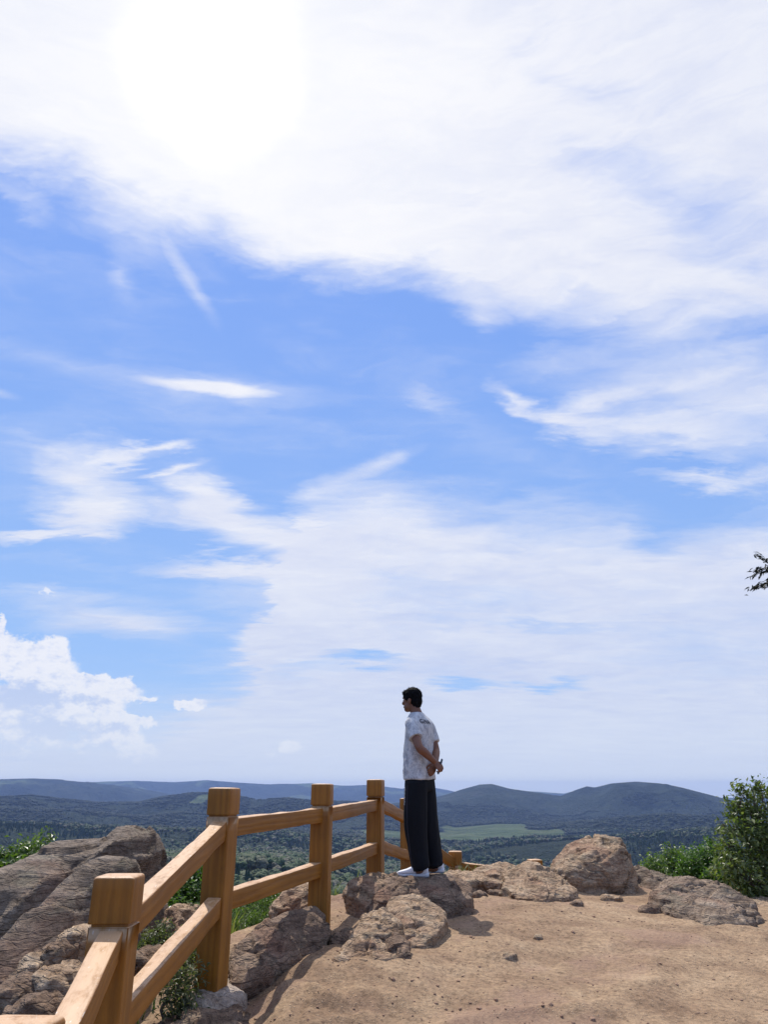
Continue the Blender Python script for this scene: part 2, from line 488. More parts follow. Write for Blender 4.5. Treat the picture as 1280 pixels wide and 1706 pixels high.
def dirt_nodes(T, oc):
    """reddish sandy earth: returns colour and height"""
    big = T.noise(oc, 0.55, 5, 0.6)
    mid = T.noise(oc, 2.6, 6, 0.62, 0.4)
    gr = T.noise(oc, 30.0, 8, 0.74)
    col = T.ramp(T.m('ADD', T.m('MULTIPLY', big, 0.4), T.m('MULTIPLY', mid, 0.6)),
                 [(0.36, (0.200, 0.125, 0.076)), (0.46, (0.280, 0.184, 0.114)), (0.54, (0.350, 0.238, 0.147)), (0.66, (0.435, 0.310, 0.198))])
    col = T.mix(1.0, col, T.ramp(gr, [(0.34, (0.50, 0.48, 0.47)), (0.50, (0.95, 0.95, 0.95)), (0.66, (1.30, 1.27, 1.24))]), 'MULTIPLY')
    # pinkish gravelly patches
    pk = T.sstep(T.noise(T.mapping(oc, loc=(4, 9, 0)), 0.9, 5, 0.6), 0.52, 0.62)
    col = T.mix(T.m('MULTIPLY', pk, 0.4), col, (0.32, 0.200, 0.150))
    # dark crumbs
    vo = T.n('ShaderNodeTexVoronoi'); T.inp(vo.inputs['Vector'], T.vm('ADD', oc, T.scale(T.noise(oc, 9, 3, out=1), 0.06)))
    vo.inputs['Scale'].default_value = 17
    rnd = T.sep(vo.outputs['Color'])[0]
    spot = T.m('MULTIPLY', T.sstep(vo.outputs['Distance'], 0.22, 0.10), T.m('GREATER_THAN', rnd, 0.72))
    col = T.mix(T.m('MULTIPLY', spot, 0.5), col, (0.11, 0.062, 0.045))
    vo2 = T.n('ShaderNodeTexVoronoi'); T.inp(vo2.inputs['Vector'], oc); vo2.inputs['Scale'].default_value = 60
    pb = T.m('MULTIPLY', T.sstep(vo2.outputs['Distance'], 0.4, 0.15), T.m('GREATER_THAN', T.sep(vo2.outputs['Color'])[1], 0.6))
    col = T.mix(T.m('MULTIPLY', pb, 0.4), col, (0.50, 0.38, 0.28))
    h = T.m('ADD', T.m('MULTIPLY', mid, 0.7), T.m('MULTIPLY', gr, 0.30))
    h = T.m('ADD', h, T.m('MULTIPLY', T.m('ADD', spot, pb), 0.10))
    return col, h

def make_ground_mat():
    m, T, bs, out = material('dry_earth')
    oc = T.n('ShaderNodeTexCoord').outputs['Object']
    col, h = dirt_nodes(T, oc)
    a = T.n('ShaderNodeAttribute'); a.attribute_name = 'green'
    gn = T.noise(oc, 5.0, 5, 0.6)
    g = T.sstep(T.m('ADD', a.outputs['Fac'], T.m('MULTIPLY', T.m('SUBTRACT', gn, 0.5), 0.9)), 0.35, 0.65)
    gcol = T.mix(T.noise(oc, 14, 4), (0.045, 0.075, 0.022), (0.13, 0.13, 0.06))
    col = T.mix(g, col, gcol)
    T.inp(bs.inputs['Base Color'], col)
    bs.inputs['Roughness'].default_value = 0.95; bs.inputs['Specular IOR Level'].default_value = 0.2
    T.inp(bs.inputs['Normal'], bump(T, h, 0.9, 0.05))
    return m

def make_rock_mat(name, c_dark, c_mid, c_light, strata=(0.5, 0.2, 0.84), lichen=0.35, red=0.3, warp=0.35, layers=5.5):
    m, T, bs, out = material(name)
    oc = T.n('ShaderNodeTexCoord').outputs['Object']
    w = T.vm('ADD', oc, T.scale(T.noise(oc, 2.0, 4, out=1), warp))
    s = Vector(strata).normalized()
    q = s.rotation_difference(Vector((0, 0, 1))).to_euler()
    st = T.mapping(w, scale=(1.0, 1.0, layers), rot=tuple(q))
    n1 = T.noise(st, 2.4, 8, 0.62, 0.3)
    n2 = T.noise(oc, 7.5, 8, 0.68)
    n3 = T.noise(oc, 34, 5, 0.7)
    v = T.m('ADD', T.m('MULTIPLY', n1, 0.55), T.m('MULTIPLY', n2, 0.45))
    col = T.ramp(v, [(0.36, c_dark), (0.5, c_mid), (0.64, c_light)])
    rd = T.sstep(T.noise(T.mapping(w, loc=(3, 1, 7)), 1.7, 5), 0.50, 0.66)
    col = T.mix(T.m('MULTIPLY', rd, red), col, (0.30, 0.135, 0.085))
    li = T.sstep(T.noise(T.mapping(oc, loc=(8, 2, 1)), 4.2, 7, 0.66), 0.54, 0.66)
    col = T.mix(T.m('MULTIPLY', li, lichen), col, (0.225, 0.215, 0.155))
    col = T.mix(1.0, col, T.ramp(n3, [(0.3, (0.55, 0.54, 0.54)), (0.52, (1, 1, 1)), (0.72, (1.38, 1.35, 1.3))]), 'MULTIPLY')
    # narrow cracks along the bedding
    cr = T.m('ABSOLUTE', T.m('SUBTRACT', T.noise(T.mapping(w, scale=(1, 1, 4.0), rot=tuple(q), loc=(5, 5, 5)), 1.7, 4, 0.55), 0.5))
    crk = T.sstep(cr, 0.018, 0.0)
    col = T.mix(T.m('MULTIPLY', T.m('MULTIPLY', crk, T.sstep(n2, 0.45, 0.6)), 0.6), col, (0.07, 0.050, 0.040))
    T.inp(bs.inputs['Base Color'], col)
    bs.inputs['Roughness'].default_value = 0.88; bs.inputs['Specular IOR Level'].default_value = 0.3
    vf = T.n('ShaderNodeTexVoronoi', feature='DISTANCE_TO_EDGE'); T.inp(vf.inputs['Vector'], T.mapping(w, scale=(1, 1, layers * 0.4), rot=tuple(q))); vf.inputs['Scale'].default_value = 6.5
    vc = T.n('ShaderNodeTexVoronoi'); T.inp(vc.inputs['Vector'], T.mapping(w, scale=(1, 1, layers * 0.4), rot=tuple(q))); vc.inputs['Scale'].default_value = 6.5
    plate = T.m('ADD', T.m('MULTIPLY', T.sstep(vf.outputs[0], 0.0, 0.06), 0.25), T.m('MULTIPLY', T.sep(vc.outputs['Color'])[0], 0.5))
    h = T.m('ADD', T.m('MULTIPLY', n1, 0.9), T.m('ADD', T.m('MULTIPLY', n2, 0.75), T.m('MULTIPLY', n3, 0.22)))
    h = T.m('ADD', h, T.m('MULTIPLY', plate, 0.38))
    h = T.m('SUBTRACT', h, T.m('MULTIPLY', T.m('MULTIPLY', crk, T.sstep(n2, 0.45, 0.6)), 0.25))
    T.inp(bs.inputs['Normal'], bump(T, h, 1.0, 0.075))
    return m

def make_wood_mat(name, base=(0.285, 0.112, 0.010), wear=0.78):
    """painted imitation-wood concrete: grain runs along attribute gc.x"""
    m, T, bs, out = material(name)
    a = T.n('ShaderNodeAttribute'); a.attribute_name = 'gc'
    gc = a.outputs['Vector']
    g1 = T.noise(T.mapping(gc, scale=(1.2, 10, 10)), 2.6, 6, 0.6, 0.8)
    g2 = T.noise(T.mapping(gc, scale=(5, 70, 70)), 2.0, 4, 0.6)
    wv = T.n('ShaderNodeTexWave', wave_type='RINGS', rings_direction='X')
    T.inp(wv.inputs[0], T.mapping(gc, scale=(0.8, 9, 9), loc=(0.2, 0.9, 0.4)))
    wv.inputs['Scale'].default_value = 0.9; wv.inputs['Distortion'].default_value = 9.0; wv.inputs['Detail'].default_value = 4
    wv.inputs['Detail Scale'].default_value = 1.4
    v = T.m('ADD', T.m('MULTIPLY', g1, 0.5), T.m('ADD', T.m('MULTIPLY', wv.outputs['Fac'], 0.28), T.m('MULTIPLY', g2, 0.25)))
    d = tuple(x * 0.84 for x in base); l = (base[0] * 1.10, base[1] * 1.13, base[2] * 1.25)
    col = T.ramp(v, [(0.32, d), (0.5, base), (0.68, l)])
    bl = T.noise(gc, 3.0, 4, 0.6)
    col = T.mix(1.0, col, T.ramp(bl, [(0.3, (0.82, 0.80, 0.78)), (0.65, (1.10, 1.08, 1.05))]), 'MULTIPLY')
    # paint rubbed off and bleached on the faces that look up
    geo = T.n('ShaderNodeNewGeometry')
    up = T.sep(geo.outputs['Normal'])[2]
    wn = T.noise(T.mapping(gc, scale=(2.0, 6, 6)), 5.0, 7, 0.7)
    bleach = T.m('MULTIPLY', T.sstep(up, 0.45, 0.8), T.sstep(wn, 0.25, 0.55))
    col = T.mix(T.m('MULTIPLY', bleach, wear), col, (0.62, 0.40, 0.23))
    wn2 = T.noise(T.mapping(gc, scale=(1.5, 5, 5), loc=(3, 3, 3)), 11.0, 5, 0.72)
    chip = T.m('MULTIPLY', T.sstep(up, 0.3, 0.7), T.sstep(wn2, 0.62, 0.67))
    col = T.mix(T.m('MULTIPLY', chip, 0.8), col, (0.74, 0.66, 0.56))
    # small dark nicks
    nk = T.sstep(T.noise(T.mapping(gc, scale=(1.2, 3, 3), loc=(9, 1, 1)), 9.0, 3, 0.6), 0.72, 0.76)
    col = T.mix(T.m('MULTIPLY', nk, 0.6), col, (0.07, 0.03, 0.015))
    T.inp(bs.inputs['Base Color'], col)
    bs.inputs['Roughness'].default_value = 0.52; bs.inputs['Specular IOR Level'].default_value = 0.4
    T.inp(bs.inputs['Normal'], bump(T, v, 0.55, 0.006))
    return m

def make_leaf_mat(name, c1, c2, trans=0.35, rough=0.4):
    m, T, bs, out = material(name)
    a = T.n('ShaderNodeAttribute'); a.attribute_name = 'lv'
    col = T.mix(a.outputs['Fac'], c1, c2)
    T.inp(bs.inputs['Base Color'], col)
    bs.inputs['Roughness'].default_value = rough; bs.inputs['Specular IOR Level'].default_value = 0.5
    tr = T.n('ShaderNodeBsdfTranslucent'); T.inp(tr.inputs[0], T.mix(1.0, col, (1.4, 1.7, 0.6), 'MULTIPLY'))
    mx = T.n('ShaderNodeMixShader'); mx.inputs[0].default_value = trans
    m.node_tree.links.new(bs.outputs[0], mx.inputs[1]); m.node_tree.links.new(tr.outputs[0], mx.inputs[2])
    m.node_tree.links.new(mx.outputs[0], out.inputs[0])
    return m

def make_bark():
    m, T, bs, out = material('bark')
    oc = T.n('ShaderNodeTexCoord').outputs['Object']
    n = T.noise(T.mapping(oc, scale=(6, 6, 1)), 6, 6, 0.65)
    T.inp(bs.inputs['Base Color'], T.ramp(n, [(0.35, (0.05, 0.035, 0.028)), (0.65, (0.17, 0.13, 0.10))]))
    bs.inputs['Roughness'].default_value = 0.9
    T.inp(bs.inputs['Normal'], bump(T, n, 0.8, 0.02))
    return m

M_ground = make_ground_mat()
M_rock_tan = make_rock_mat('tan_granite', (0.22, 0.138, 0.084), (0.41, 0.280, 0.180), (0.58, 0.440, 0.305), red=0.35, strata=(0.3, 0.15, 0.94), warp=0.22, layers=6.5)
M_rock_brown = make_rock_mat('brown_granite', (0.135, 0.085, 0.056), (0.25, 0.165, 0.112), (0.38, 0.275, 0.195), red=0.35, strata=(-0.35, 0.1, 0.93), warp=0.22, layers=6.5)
M_rock_grey = make_rock_mat('grey_slab_granite', (0.115, 0.082, 0.058), (0.220, 0.166, 0.124), (0.345, 0.275, 0.215), strata=(-0.70, 0.05, 0.71), red=0.3, warp=0.13, layers=11)
M_rock_layer = make_rock_mat('layered_granite', (0.15, 0.102, 0.070), (0.285, 0.205, 0.145), (0.43, 0.335, 0.25), strata=(0.42, 0.2, 0.88), red=0.25, warp=0.14, layers=9)
M_rock_pale = make_rock_mat('pale_footing_stone', (0.30, 0.22, 0.165), (0.46, 0.37, 0.30), (0.60, 0.52, 0.44), red=0.2, lichen=0.2)
M_grit = plain('grit', (0.30, 0.19, 0.13), 0.9, 0.2, 0.35, 8)
M_wood = make_wood_mat('painted_wood_grain')
M_bark = make_bark()

# ------------------------------------------------------------------ ground shape
EDGE = [(-1.75, -6), (-1.72, 1.0), (-1.60, 3.2), (-1.42, 5.0), (-1.25, 6.3), (-0.85, 7.6), (-0.45, 8.7), (0.1, 9.5), (0.9, 10.1), (2.0, 10.5), (3.2, 10.5), (3.9, 9.7),
        (4.6, 8.8), (5.6, 7.9), (8.0, 6.6), (12, 5.5), (14, -6)]

def edge_distance(x, y):
    """metres outside the flat hilltop (0 inside)"""
    x = np.asarray(x, float); y = np.asarray(y, float)
    P = EDGE; n = len(P)
    d = np.full(x.shape, 1e9); inside = np.zeros(x.shape, bool)
    for k in range(n):
        ax, ay = P[k]; bx, by = P[(k + 1) % n]
        ex, ey = bx - ax, by - ay
        t = np.clip(((x - ax) * ex + (y - ay) * ey) / (ex * ex + ey * ey), 0, 1)
        d = np.minimum(d, np.hypot(x - ax - t * ex, y - ay - t * ey))
        c = ((ay > y) != (by > y)) & (x < (bx - ax) * (y - ay) / (by - ay + 1e-12) + ax)
        inside ^= c
    return np.where(inside, 0, d), np.where(inside, d, 0)

def plateau(x, y):
    z = np.interp(y, [-6, 0, 1.9, 3.3, 4.8, 6.5, 9.0, 11], [-1.62, -1.62, -1.60, -1.47, -1.21, -1.03, -0.975, -1.02])
    z = z - 0.038 * np.clip(x - 0.8, 0, 5) - 0.14 * np.clip((-0.55 - x) / 0.5, 0, 1) * np.clip((6.2 - y) / 0.8, 0, 1) * np.clip((y - 3.4) / 0.8, 0, 1)
    return z

PD = [0, 0.6, 1.5, 3, 6, 12, 25, 60, 150, 300, 500, 700, 1000, 1600, 2600, 4500, 40000]
PZ_R = [0, -0.28, -1.0, -2.4, -5.0, -10, -18, -32, -55, -75, -92, -105, -120, -138, -150, -156, -160]
PZ_L = [0, -0.28, -1.0, -2.4, -5.0, -9.5, -16, -25, -33, -38, -46, -58, -76, -105, -135, -156, -160]

def base_height(x, y):
    dout, _ = edge_distance(x, y)
    azm = np.arctan2(x, y)
    wl = 1 / (1 + np.exp((azm + 0.03) / 0.05))
    prof = np.interp(dout, PD, PZ_R) * (1 - wl) + np.interp(dout, PD, PZ_L) * wl
    return plateau(np.clip(x, -3, 9), np.clip(y, -6, 11)) + prof, dout

# near ground sheet
nx, ny = 560, 520
gx = np.linspace(-7, 11, nx); gy = np.linspace(-3, 16, ny)
GX, GY = np.meshgrid(gx, gy)
GZ, GD = base_height(GX, GY)
P2 = V3(GX, GY)
mounds = 0.024 * fbm(P2 * 0.8, 4, 0.5, 3) + 0.016 * fbm(P2 * 4.5, 4, 0.55, 9) * (0.4 + 0.6 * np.clip(fbm(P2 * 0.7, 2, seed=31) + 0.6, 0, 1))
mounds += 0.04 * np.clip(ridged(P2 * 1.3, 3, 0.5, 41) - 0.85, 0, 1)
mounds += 0.006 * fbm(P2 * 11, 3, 0.6, 33) * np.clip(0.5 + fbm(P2 * 0.9, 2, 0.5, 37), 0.15, 1.3)
rough = np.clip(GD / 1.5, 0, 1)
mounds += rough * (0.16 * fbm(P2 * 1.1, 4, 0.55, 21) + 0.05 * fbm(P2 * 5, 3, 0.5, 23))
def hump(cx, cy, rx, ry, h):
    return h * np.exp(-(((GX - cx) / rx) ** 2 + ((GY - cy) / ry) ** 2))
# the crusty shoulder that runs from the fence foot to the boulders
mounds += hump(-0.45, 5.0, 0.42, 0.40, 0.10) * (1 + 0.5 * fbm(P2 * 7, 3, 0.6, 5)) + hump(-0.1, 5.7, 0.45, 0.5, 0.10) + hump(0.0, 7.6, 0.7, 0.7, 0.03)
mounds += hump(-0.85, 4.9, 0.22, 0.5, -0.05)
GZ = GZ + mounds
me = mesh_np('ground', np.stack([GX, GY, GZ], -1).reshape(-1, 3), grid_faces(nx, ny))
attr(me, 'green', np.clip((GD - 0.45) / 0.9, 0, 1).ravel() * np.where((GX.ravel() > -0.95) & (GX.ravel() < 1.0) & (GY.ravel() < 9.8), 0.25, 1.0))
ground = tag(link('ground', me, M_ground), kind='structure')
from mathutils.bvhtree import BVHTree
def gz(x, y):
    fx = (x + 7) / 18 * (nx - 1); fy = (y + 3) / 19 * (ny - 1)
    i = int(min(max(fx, 0), nx - 2)); j = int(min(max(fy, 0), ny - 2)); u = fx - i; v = fy - j
    return float((GZ[j, i] * (1 - u) + GZ[j, i + 1] * u) * (1 - v) + (GZ[j + 1, i] * (1 - u) + GZ[j + 1, i + 1] * u) * v)

# ------------------------------------------------------------------ valley, hills, mountains: one sheet out past the horizon
def ridge_profile(pts, Rm):
    A = []
    for px, py in pts:
        a, e = azel(px, py); A.append((a, Rm * math.tan(e)))
    A.sort()
    return np.array([p[0] for p in A]), np.array([p[1] for p in A])

RIDGES = [
    # (distance, half width towards the viewer, half width behind, crest as seen)
    (12600, 1700, 1500, [(-260, 1312), (-100, 1306), (0, 1304), (110, 1302), (150, 1303), (220, 1301), (290, 1303), (345, 1300), (400, 1304), (450, 1307),
                         (520, 1305), (570, 1309), (620, 1308), (670, 1314), (705, 1309), (745, 1316), (790, 1326), (850, 1317), (900, 1319), (940, 1322), (965, 1316), (1010, 1326),
                         (1100, 1330), (1400, 1328), (1700, 1320)]),
    (9200, 1400, 1600, [(-260, 1312), (-100, 1305), (0, 1298), (60, 1297), (110, 1300), (170, 1306), (240, 1315), (300, 1326), (360, 1336), (450, 1350), (700, 1360), (1700, 1360)]),
    (4300, 700, 900, [(-260, 1330), (-60, 1332), (0, 1329), (50, 1326), (90, 1331), (160, 1338), (230, 1338), (270, 1329), (320, 1322), (370, 1323), (430, 1333), (480, 1331),
                       (520, 1335), (600, 1338), (660, 1344), (760, 1370), (900, 1420), (1700, 1420)]),
    (5600, 1150, 1500, [(-260, 1400), (500, 1380), (600, 1348), (660, 1338), (700, 1334), (740, 1325), (770, 1315), (800, 1307), (820, 1306), (850, 1314), (900, 1321), (935, 1326),
                        (960, 1316), (978, 1310), (992, 1312), (1020, 1305), (1060, 1302), (1100, 1305), (1140, 1313), (1180, 1323), (1210, 1331), (1260, 1342), (1350, 1352), (1700, 1360)]),
    (3500, 420, 600, [(-260, 1350), (0, 1348), (120, 1352), (240, 1362), (300, 1356), (420, 1362), (520, 1374), (640, 1380), (700, 1378), (760, 1380), (830, 1374), (900, 1378), (1000, 1368), (1100, 1358), (1200, 1362), (1700, 1350)]),
    (1900, 300, 500, [(-260, 1372), (0, 1376), (150, 1382), (300, 1388), (420, 1385), (520, 1400), (640, 1412), (780, 1418), (880, 1408), (1000, 1400), (1100, 1392), (1250, 1385), (1700, 1380)]),
]
RP = [(Rm, wf, wb) + ridge_profile(p, Rm) for Rm, wf, wb, p in RIDGES]

def terrain_height(x, y):
    r = np.hypot(x, y); a = np.arctan2(x, y)
    z, d = base_height(x, y)
    far = np.clip((r - 200) / 2500, 0, 1)
    P = V3(x, y)
    z = z + far * 16 * fbm(P / 900.0, 4, 0.5, 2) + np.clip((r - 40) / 300, 0, 1) * 3.0 * fbm(P / 120.0, 3, 0.5, 5)
    front = 1 / (1 + np.exp((np.abs(a) - 0.95) / 0.1))
    for k, (Rm, wf, wb, A, H) in enumerate(RP):
        rr = Rm * (1 + 0.035 * np.sin(a * 9 + k * 2.1))
        h = np.interp(a, A, H) * rr / Rm
        w = np.where(r < rr, wf, wb)
        t = np.clip(np.abs(r - rr) / (w * 1.6), 0, 1)
        f = (1 - t) ** 2 * (1 + 2 * t)
        dis = ridged(V3(x / (w * 0.45), y / (w * 0.45)), 5, 0.5, 50 + k)
        f2 = np.clip(f + (dis - 0.6) * 0.34 * f * (1 - f) * 3.2, 0, 1)
        zz_ = z + (h - z) * f2
        z = np.where(h > z, z + (zz_ - z) * front, z)
    return z

azs = np.concatenate([np.arange(-180, -36, 3.0), np.arange(-36, 36, 0.09), np.arange(36, 180, 3.0)])
rad = np.concatenate([np.geomspace(7.5, 1500, 150), np.geomspace(1520, 14300, 320)])
AA, RR = np.meshgrid(np.radians(azs), rad)
TX, TY = np.sin(AA) * RR, np.cos(AA) * RR
TZ = terrain_height(TX, TY)
TZ = TZ - np.where(RR < 24, 0.45, 0.0) - np.where(RR < 12, 0.3, 0.0)
me = mesh_np('hills', np.stack([TX, TY, TZ], -1).reshape(-1, 3), grid_faces(len(azs), len(rad), True)[:, ::-1])

# what grows where: 0 forest ... 1 meadow
def seen_poly(pts):
    return [azel(px, py)[0] for px, py in pts]
SQ = V3(TX, TY)
r_ = RR; a_ = AA
field = np.zeros_like(TX)
def patch(px0, px1, r0, r1, soft_a=0.012, soft_r=90, amp=1.0):
    a0, a1 = azel(px0, 1380)[0], azel(px1, 1380)[0]
    wob = fbm(V3(TX / 420, TY / 420), 3, 0.5, 77)
    fa = 1 / (1 + np.exp(-(a_ + 0.012 * wob - a0) / soft_a * 3)) * (1 / (1 + np.exp((a_ + 0.012 * wob - a1) / soft_a * 3)))
    fr = 1 / (1 + np.exp(-(r_ + 160 * wob - r0) / soft_r * 3)) * (1 / (1 + np.exp((r_ + 160 * wob - r1) / soft_r * 3)))
    return amp * fa * fr
field = np.maximum.reduce([
    patch(600, 935, 2400, 3150), patch(740, 880, 3100, 3700, amp=0.75),
    patch(980, 1215, 3500, 4350, amp=0.95), patch(310, 350, 3900, 4250, amp=0.8), patch(0, 60, 2100, 2300, amp=0.5),
    patch(600, 700, 2500, 3000),
    0.55 * np.clip(fbm(V3(TX / 900, TY / 900), 3, 0.5, 91) * 1.5, 0, 1) * (RR > 6200),
    0.8 * np.clip((RR - 10800) / 700, 0, 1) * np.clip(0.5 + fbm(V3(TX / 1100, TY / 700), 3, 0.55, 92), 0, 1)])
attr(me, 'field', field.ravel())

def make_hills_mat():
    m, T, bs, out = material('wooded_hills')
    oc = T.n('ShaderNodeTexCoord').outputs['Object']
    a = T.n('ShaderNodeAttribute'); a.attribute_name = 'field'
    n0 = T.noise(oc, 0.0011, 6, 0.6)
    n1 = T.noise(oc, 0.006, 7, 0.62)
    n2 = T.noise(oc, 0.035, 6, 0.68)
    forest = T.ramp(T.m('ADD', T.m('MULTIPLY', n0, 0.45), T.m('ADD', T.m('MULTIPLY', n1, 0.35), T.m('MULTIPLY', n2, 0.3))),
                    [(0.38, (0.008, 0.016, 0.012)), (0.50, (0.016, 0.027, 0.017)), (0.60, (0.030, 0.042, 0.024)), (0.72, (0.060, 0.062, 0.042))])
    mead = T.ramp(T.m('ADD', T.m('MULTIPLY', n1, 0.6), T.m('MULTIPLY', n2, 0.4)),
                  [(0.38, (0.052, 0.080, 0.034)), (0.5, (0.080, 0.110, 0.046)), (0.62, (0.118, 0.136, 0.064))])
    f = T.sstep(T.m('ADD', a.outputs['Fac'], T.m('MULTIPLY', T.m('SUBTRACT', n1, 0.5), 0.55)), 0.42, 0.60)
    col = T.mix(f, forest, mead)
    T.inp(bs.inputs['Base Color'], col)
    bs.inputs['Roughness'].default_value = 0.95; bs.inputs['Specular IOR Level'].default_value = 0.1
    vo = T.n('ShaderNodeTexVoronoi'); T.inp(vo.inputs['Vector'], oc); vo.inputs['Scale'].default_value = 0.085
    h = T.m('ADD', T.m('MULTIPLY', vo.outputs[0], -1.0), n2)
    n3 = T.noise(oc, 0.0042, 7, 0.62, 0.6)
    nb = bump(T, n3, 1.0, 170.0)
    T.inp(bs.inputs['Normal'], bump(T, T.m('MULTIPLY', h, T.m('SUBTRACT', 1.0, f)), 0.8, 9.0, nb))
    return m
tag(link('hills', me, make_hills_mat()), kind='structure')

# ------------------------------------------------------------------ woods: masses of far trees
def crown_proto(name, mat, kind, seed):
    bm = bmesh.new()
    rr = random.Random(seed)
    if kind == 'conifer':
        for t in range(5):
            z0 = 0.10 + 0.17 * t; r0 = 0.19 * (1 - t * 0.17) * rr.uniform(0.85, 1.1)
            n = 8
            top = bm.verts.new((rr.uniform(-.01, .01), rr.uniform(-.01, .01), min(z0 + 0.32, 1.0)))
            ring = [bm.verts.new((math.cos(6.283 * k / n) * r0 * rr.uniform(0.65, 1.2), math.sin(6.283 * k / n) * r0 * rr.uniform(0.65, 1.2), z0 - rr.uniform(0, 0.05))) for k in range(n)]
            for k in range(n): bm.faces.new((ring[k], ring[(k + 1) % n], top))
    else:
        lobes = [(0, 0, 0.62, 0.34)] + [(rr.uniform(-.26, .26), rr.uniform(-.26, .26), rr.uniform(0.42, 0.82), rr.uniform(0.16, 0.27)) for _ in range(6)]
        for (x, y, z, r) in lobes:
            b2 = bmesh.ops.create_icosphere(bm, subdivisions=2, radius=r, matrix=Matrix.Translation((x, y, z)))
            for v in b2['verts']:
                c = Vector((x, y, z)); dd = v.co - c
                v.co = c + dd * (1 + rr.uniform(-0.22, 0.22))
        bmesh.ops.create_cone(bm, segments=5, radius1=0.03, radius2=0.02, depth=0.5, matrix=Matrix.Translation((0, 0, 0.22)))
    me = bm_mesh(name, bm, smooth=False)
    me.materials.append(mat)
    return bpy.data.objects.new(name, me)

def far_leaf_mat(name, stops):
    m, T, bs, out = material(name)
    oi = T.n('ShaderNodeObjectInfo')
    oc = T.n('ShaderNodeTexCoord').outputs['Object']
    col = T.ramp(oi.outputs['Random'], stops)
    n = T.noise(oc, 9.0, 3, 0.6)
    col = T.mix(1.0, col, T.ramp(n, [(0.35, (0.84, 0.84, 0.84)), (0.65, (1.14, 1.14, 1.12))]), 'MULTIPLY')
    T.inp(bs.inputs['Base Color'], col)
    bs.inputs['Roughness'].default_value = 0.8; bs.inputs['Specular IOR Level'].default_value = 0.2
    return m
M_con = far_leaf_mat('conifer_needles', [(0.0, (0.012, 0.030, 0.018)), (0.5, (0.020, 0.042, 0.022)), (1.0, (0.035, 0.055, 0.026))])
M_bro = far_leaf_mat('broadleaf_crowns', [(0.0, (0.038, 0.066, 0.028)), (0.35, (0.062, 0.090, 0.038)), (0.6, (0.095, 0.104, 0.058)), (0.85, (0.125, 0.115, 0.085)), (1.0, (0.05, 0.085, 0.03))])

def scatter(name, protos, pts, heights, widths, label, cat):
    pc = bpy.data.collections.new(name + '_kinds')
    for p in protos: pc.objects.link(p)
    me = bpy.data.meshes.new(name)
    me.vertices.add(len(pts)); me.vertices.foreach_set('co', np.asarray(pts, np.float32).ravel())
    attr(me, 'sc', np.stack([widths, widths, heights], -1), 'FLOAT_VECTOR')
    attr(me, 'rot', rng.uniform(0, 6.28, len(pts)))
    idx = me.attributes.new('which', 'INT', 'POINT'); idx.data.foreach_set('value', rng.integers(0, len(protos), len(pts)).astype(np.int32))
    o = link(name, me)
    ng = bpy.data.node_groups.new(name + '_scatter', 'GeometryNodeTree')
    ng.interface.new_socket('Geometry', in_out='INPUT', socket_type='NodeSocketGeometry')
    ng.interface.new_socket('Geometry', in_out='OUTPUT', socket_type='NodeSocketGeometry')
    N = ng.nodes; L = ng.links
    gi = N.new('NodeGroupInput'); go = N.new('NodeGroupOutput')
    ip = N.new('GeometryNodeInstanceOnPoints'); ci = N.new('GeometryNodeCollectionInfo')
    ci.inputs['Collection'].default_value = pc
    ci.inputs['Separate Children'].default_value = True; ci.inputs['Reset Children'].default_value = True
    def na(nm, dt):
        a = N.new('GeometryNodeInputNamedAttribute'); a.data_type = dt; a.inputs[0].default_value = nm
        return [s for s in a.outputs if s.enabled][0] if dt != 'FLOAT' else a.outputs[0]
    L.new(gi.outputs[0], ip.inputs['Points']); L.new(ci.outputs[0], ip.inputs['Instance'])
    ip.inputs['Pick Instance'].default_value = True
    a1 = N.new('GeometryNodeInputNamedAttribute'); a1.data_type = 'INT'; a1.inputs[0].default_value = 'which'
    a2 = N.new('GeometryNodeInputNamedAttribute'); a2.data_type = 'FLOAT_VECTOR'; a2.inputs[0].default_value = 'sc'
    a3 = N.new('GeometryNodeInputNamedAttribute'); a3.data_type = 'FLOAT'; a3.inputs[0].default_value = 'rot'
    cx = N.new('ShaderNodeCombineXYZ'); L.new(a3.outputs[0], cx.inputs[2])
    L.new(a1.outputs[0], ip.inputs['Instance Index']); L.new(a2.outputs[0], ip.inputs['Scale'])
    L.new(cx.outputs[0], ip.inputs['Rotation'])
    L.new(ip.outputs[0], go.inputs[0])
    md = o.modifiers.new('scatter', 'NODES'); md.node_group = ng
    tag(o, label, cat, kind='stuff')
    return o

def wood_points(n, r0, r1, a0, a1, dens_seed, thr, power=1.0, meadow=True):
    rr_ = np.sqrt(rng.uniform(r0 ** 2, r1 ** 2, n)) if power == 1 else r0 + (r1 - r0) * rng.uniform(0, 1, n) ** power
    aa_ = rng.uniform(a0, a1, n)
    x = np.sin(aa_) * rr_; y = np.cos(aa_) * rr_
    k = fbm(V3(x / 160, y / 160), 3, 0.55, dens_seed) > thr
    # keep off the meadows
    ii = np.clip(np.searchsorted(rad, rr_), 0, len(rad) - 1); jj = np.clip(np.searchsorted(np.radians(azs), aa_), 0, len(azs) - 1)
    k &= field[ii, jj] < 0.42
    x, y = x[k], y[k]
    return np.stack([x, y, terrain_height(x, y) - 0.3], -1)

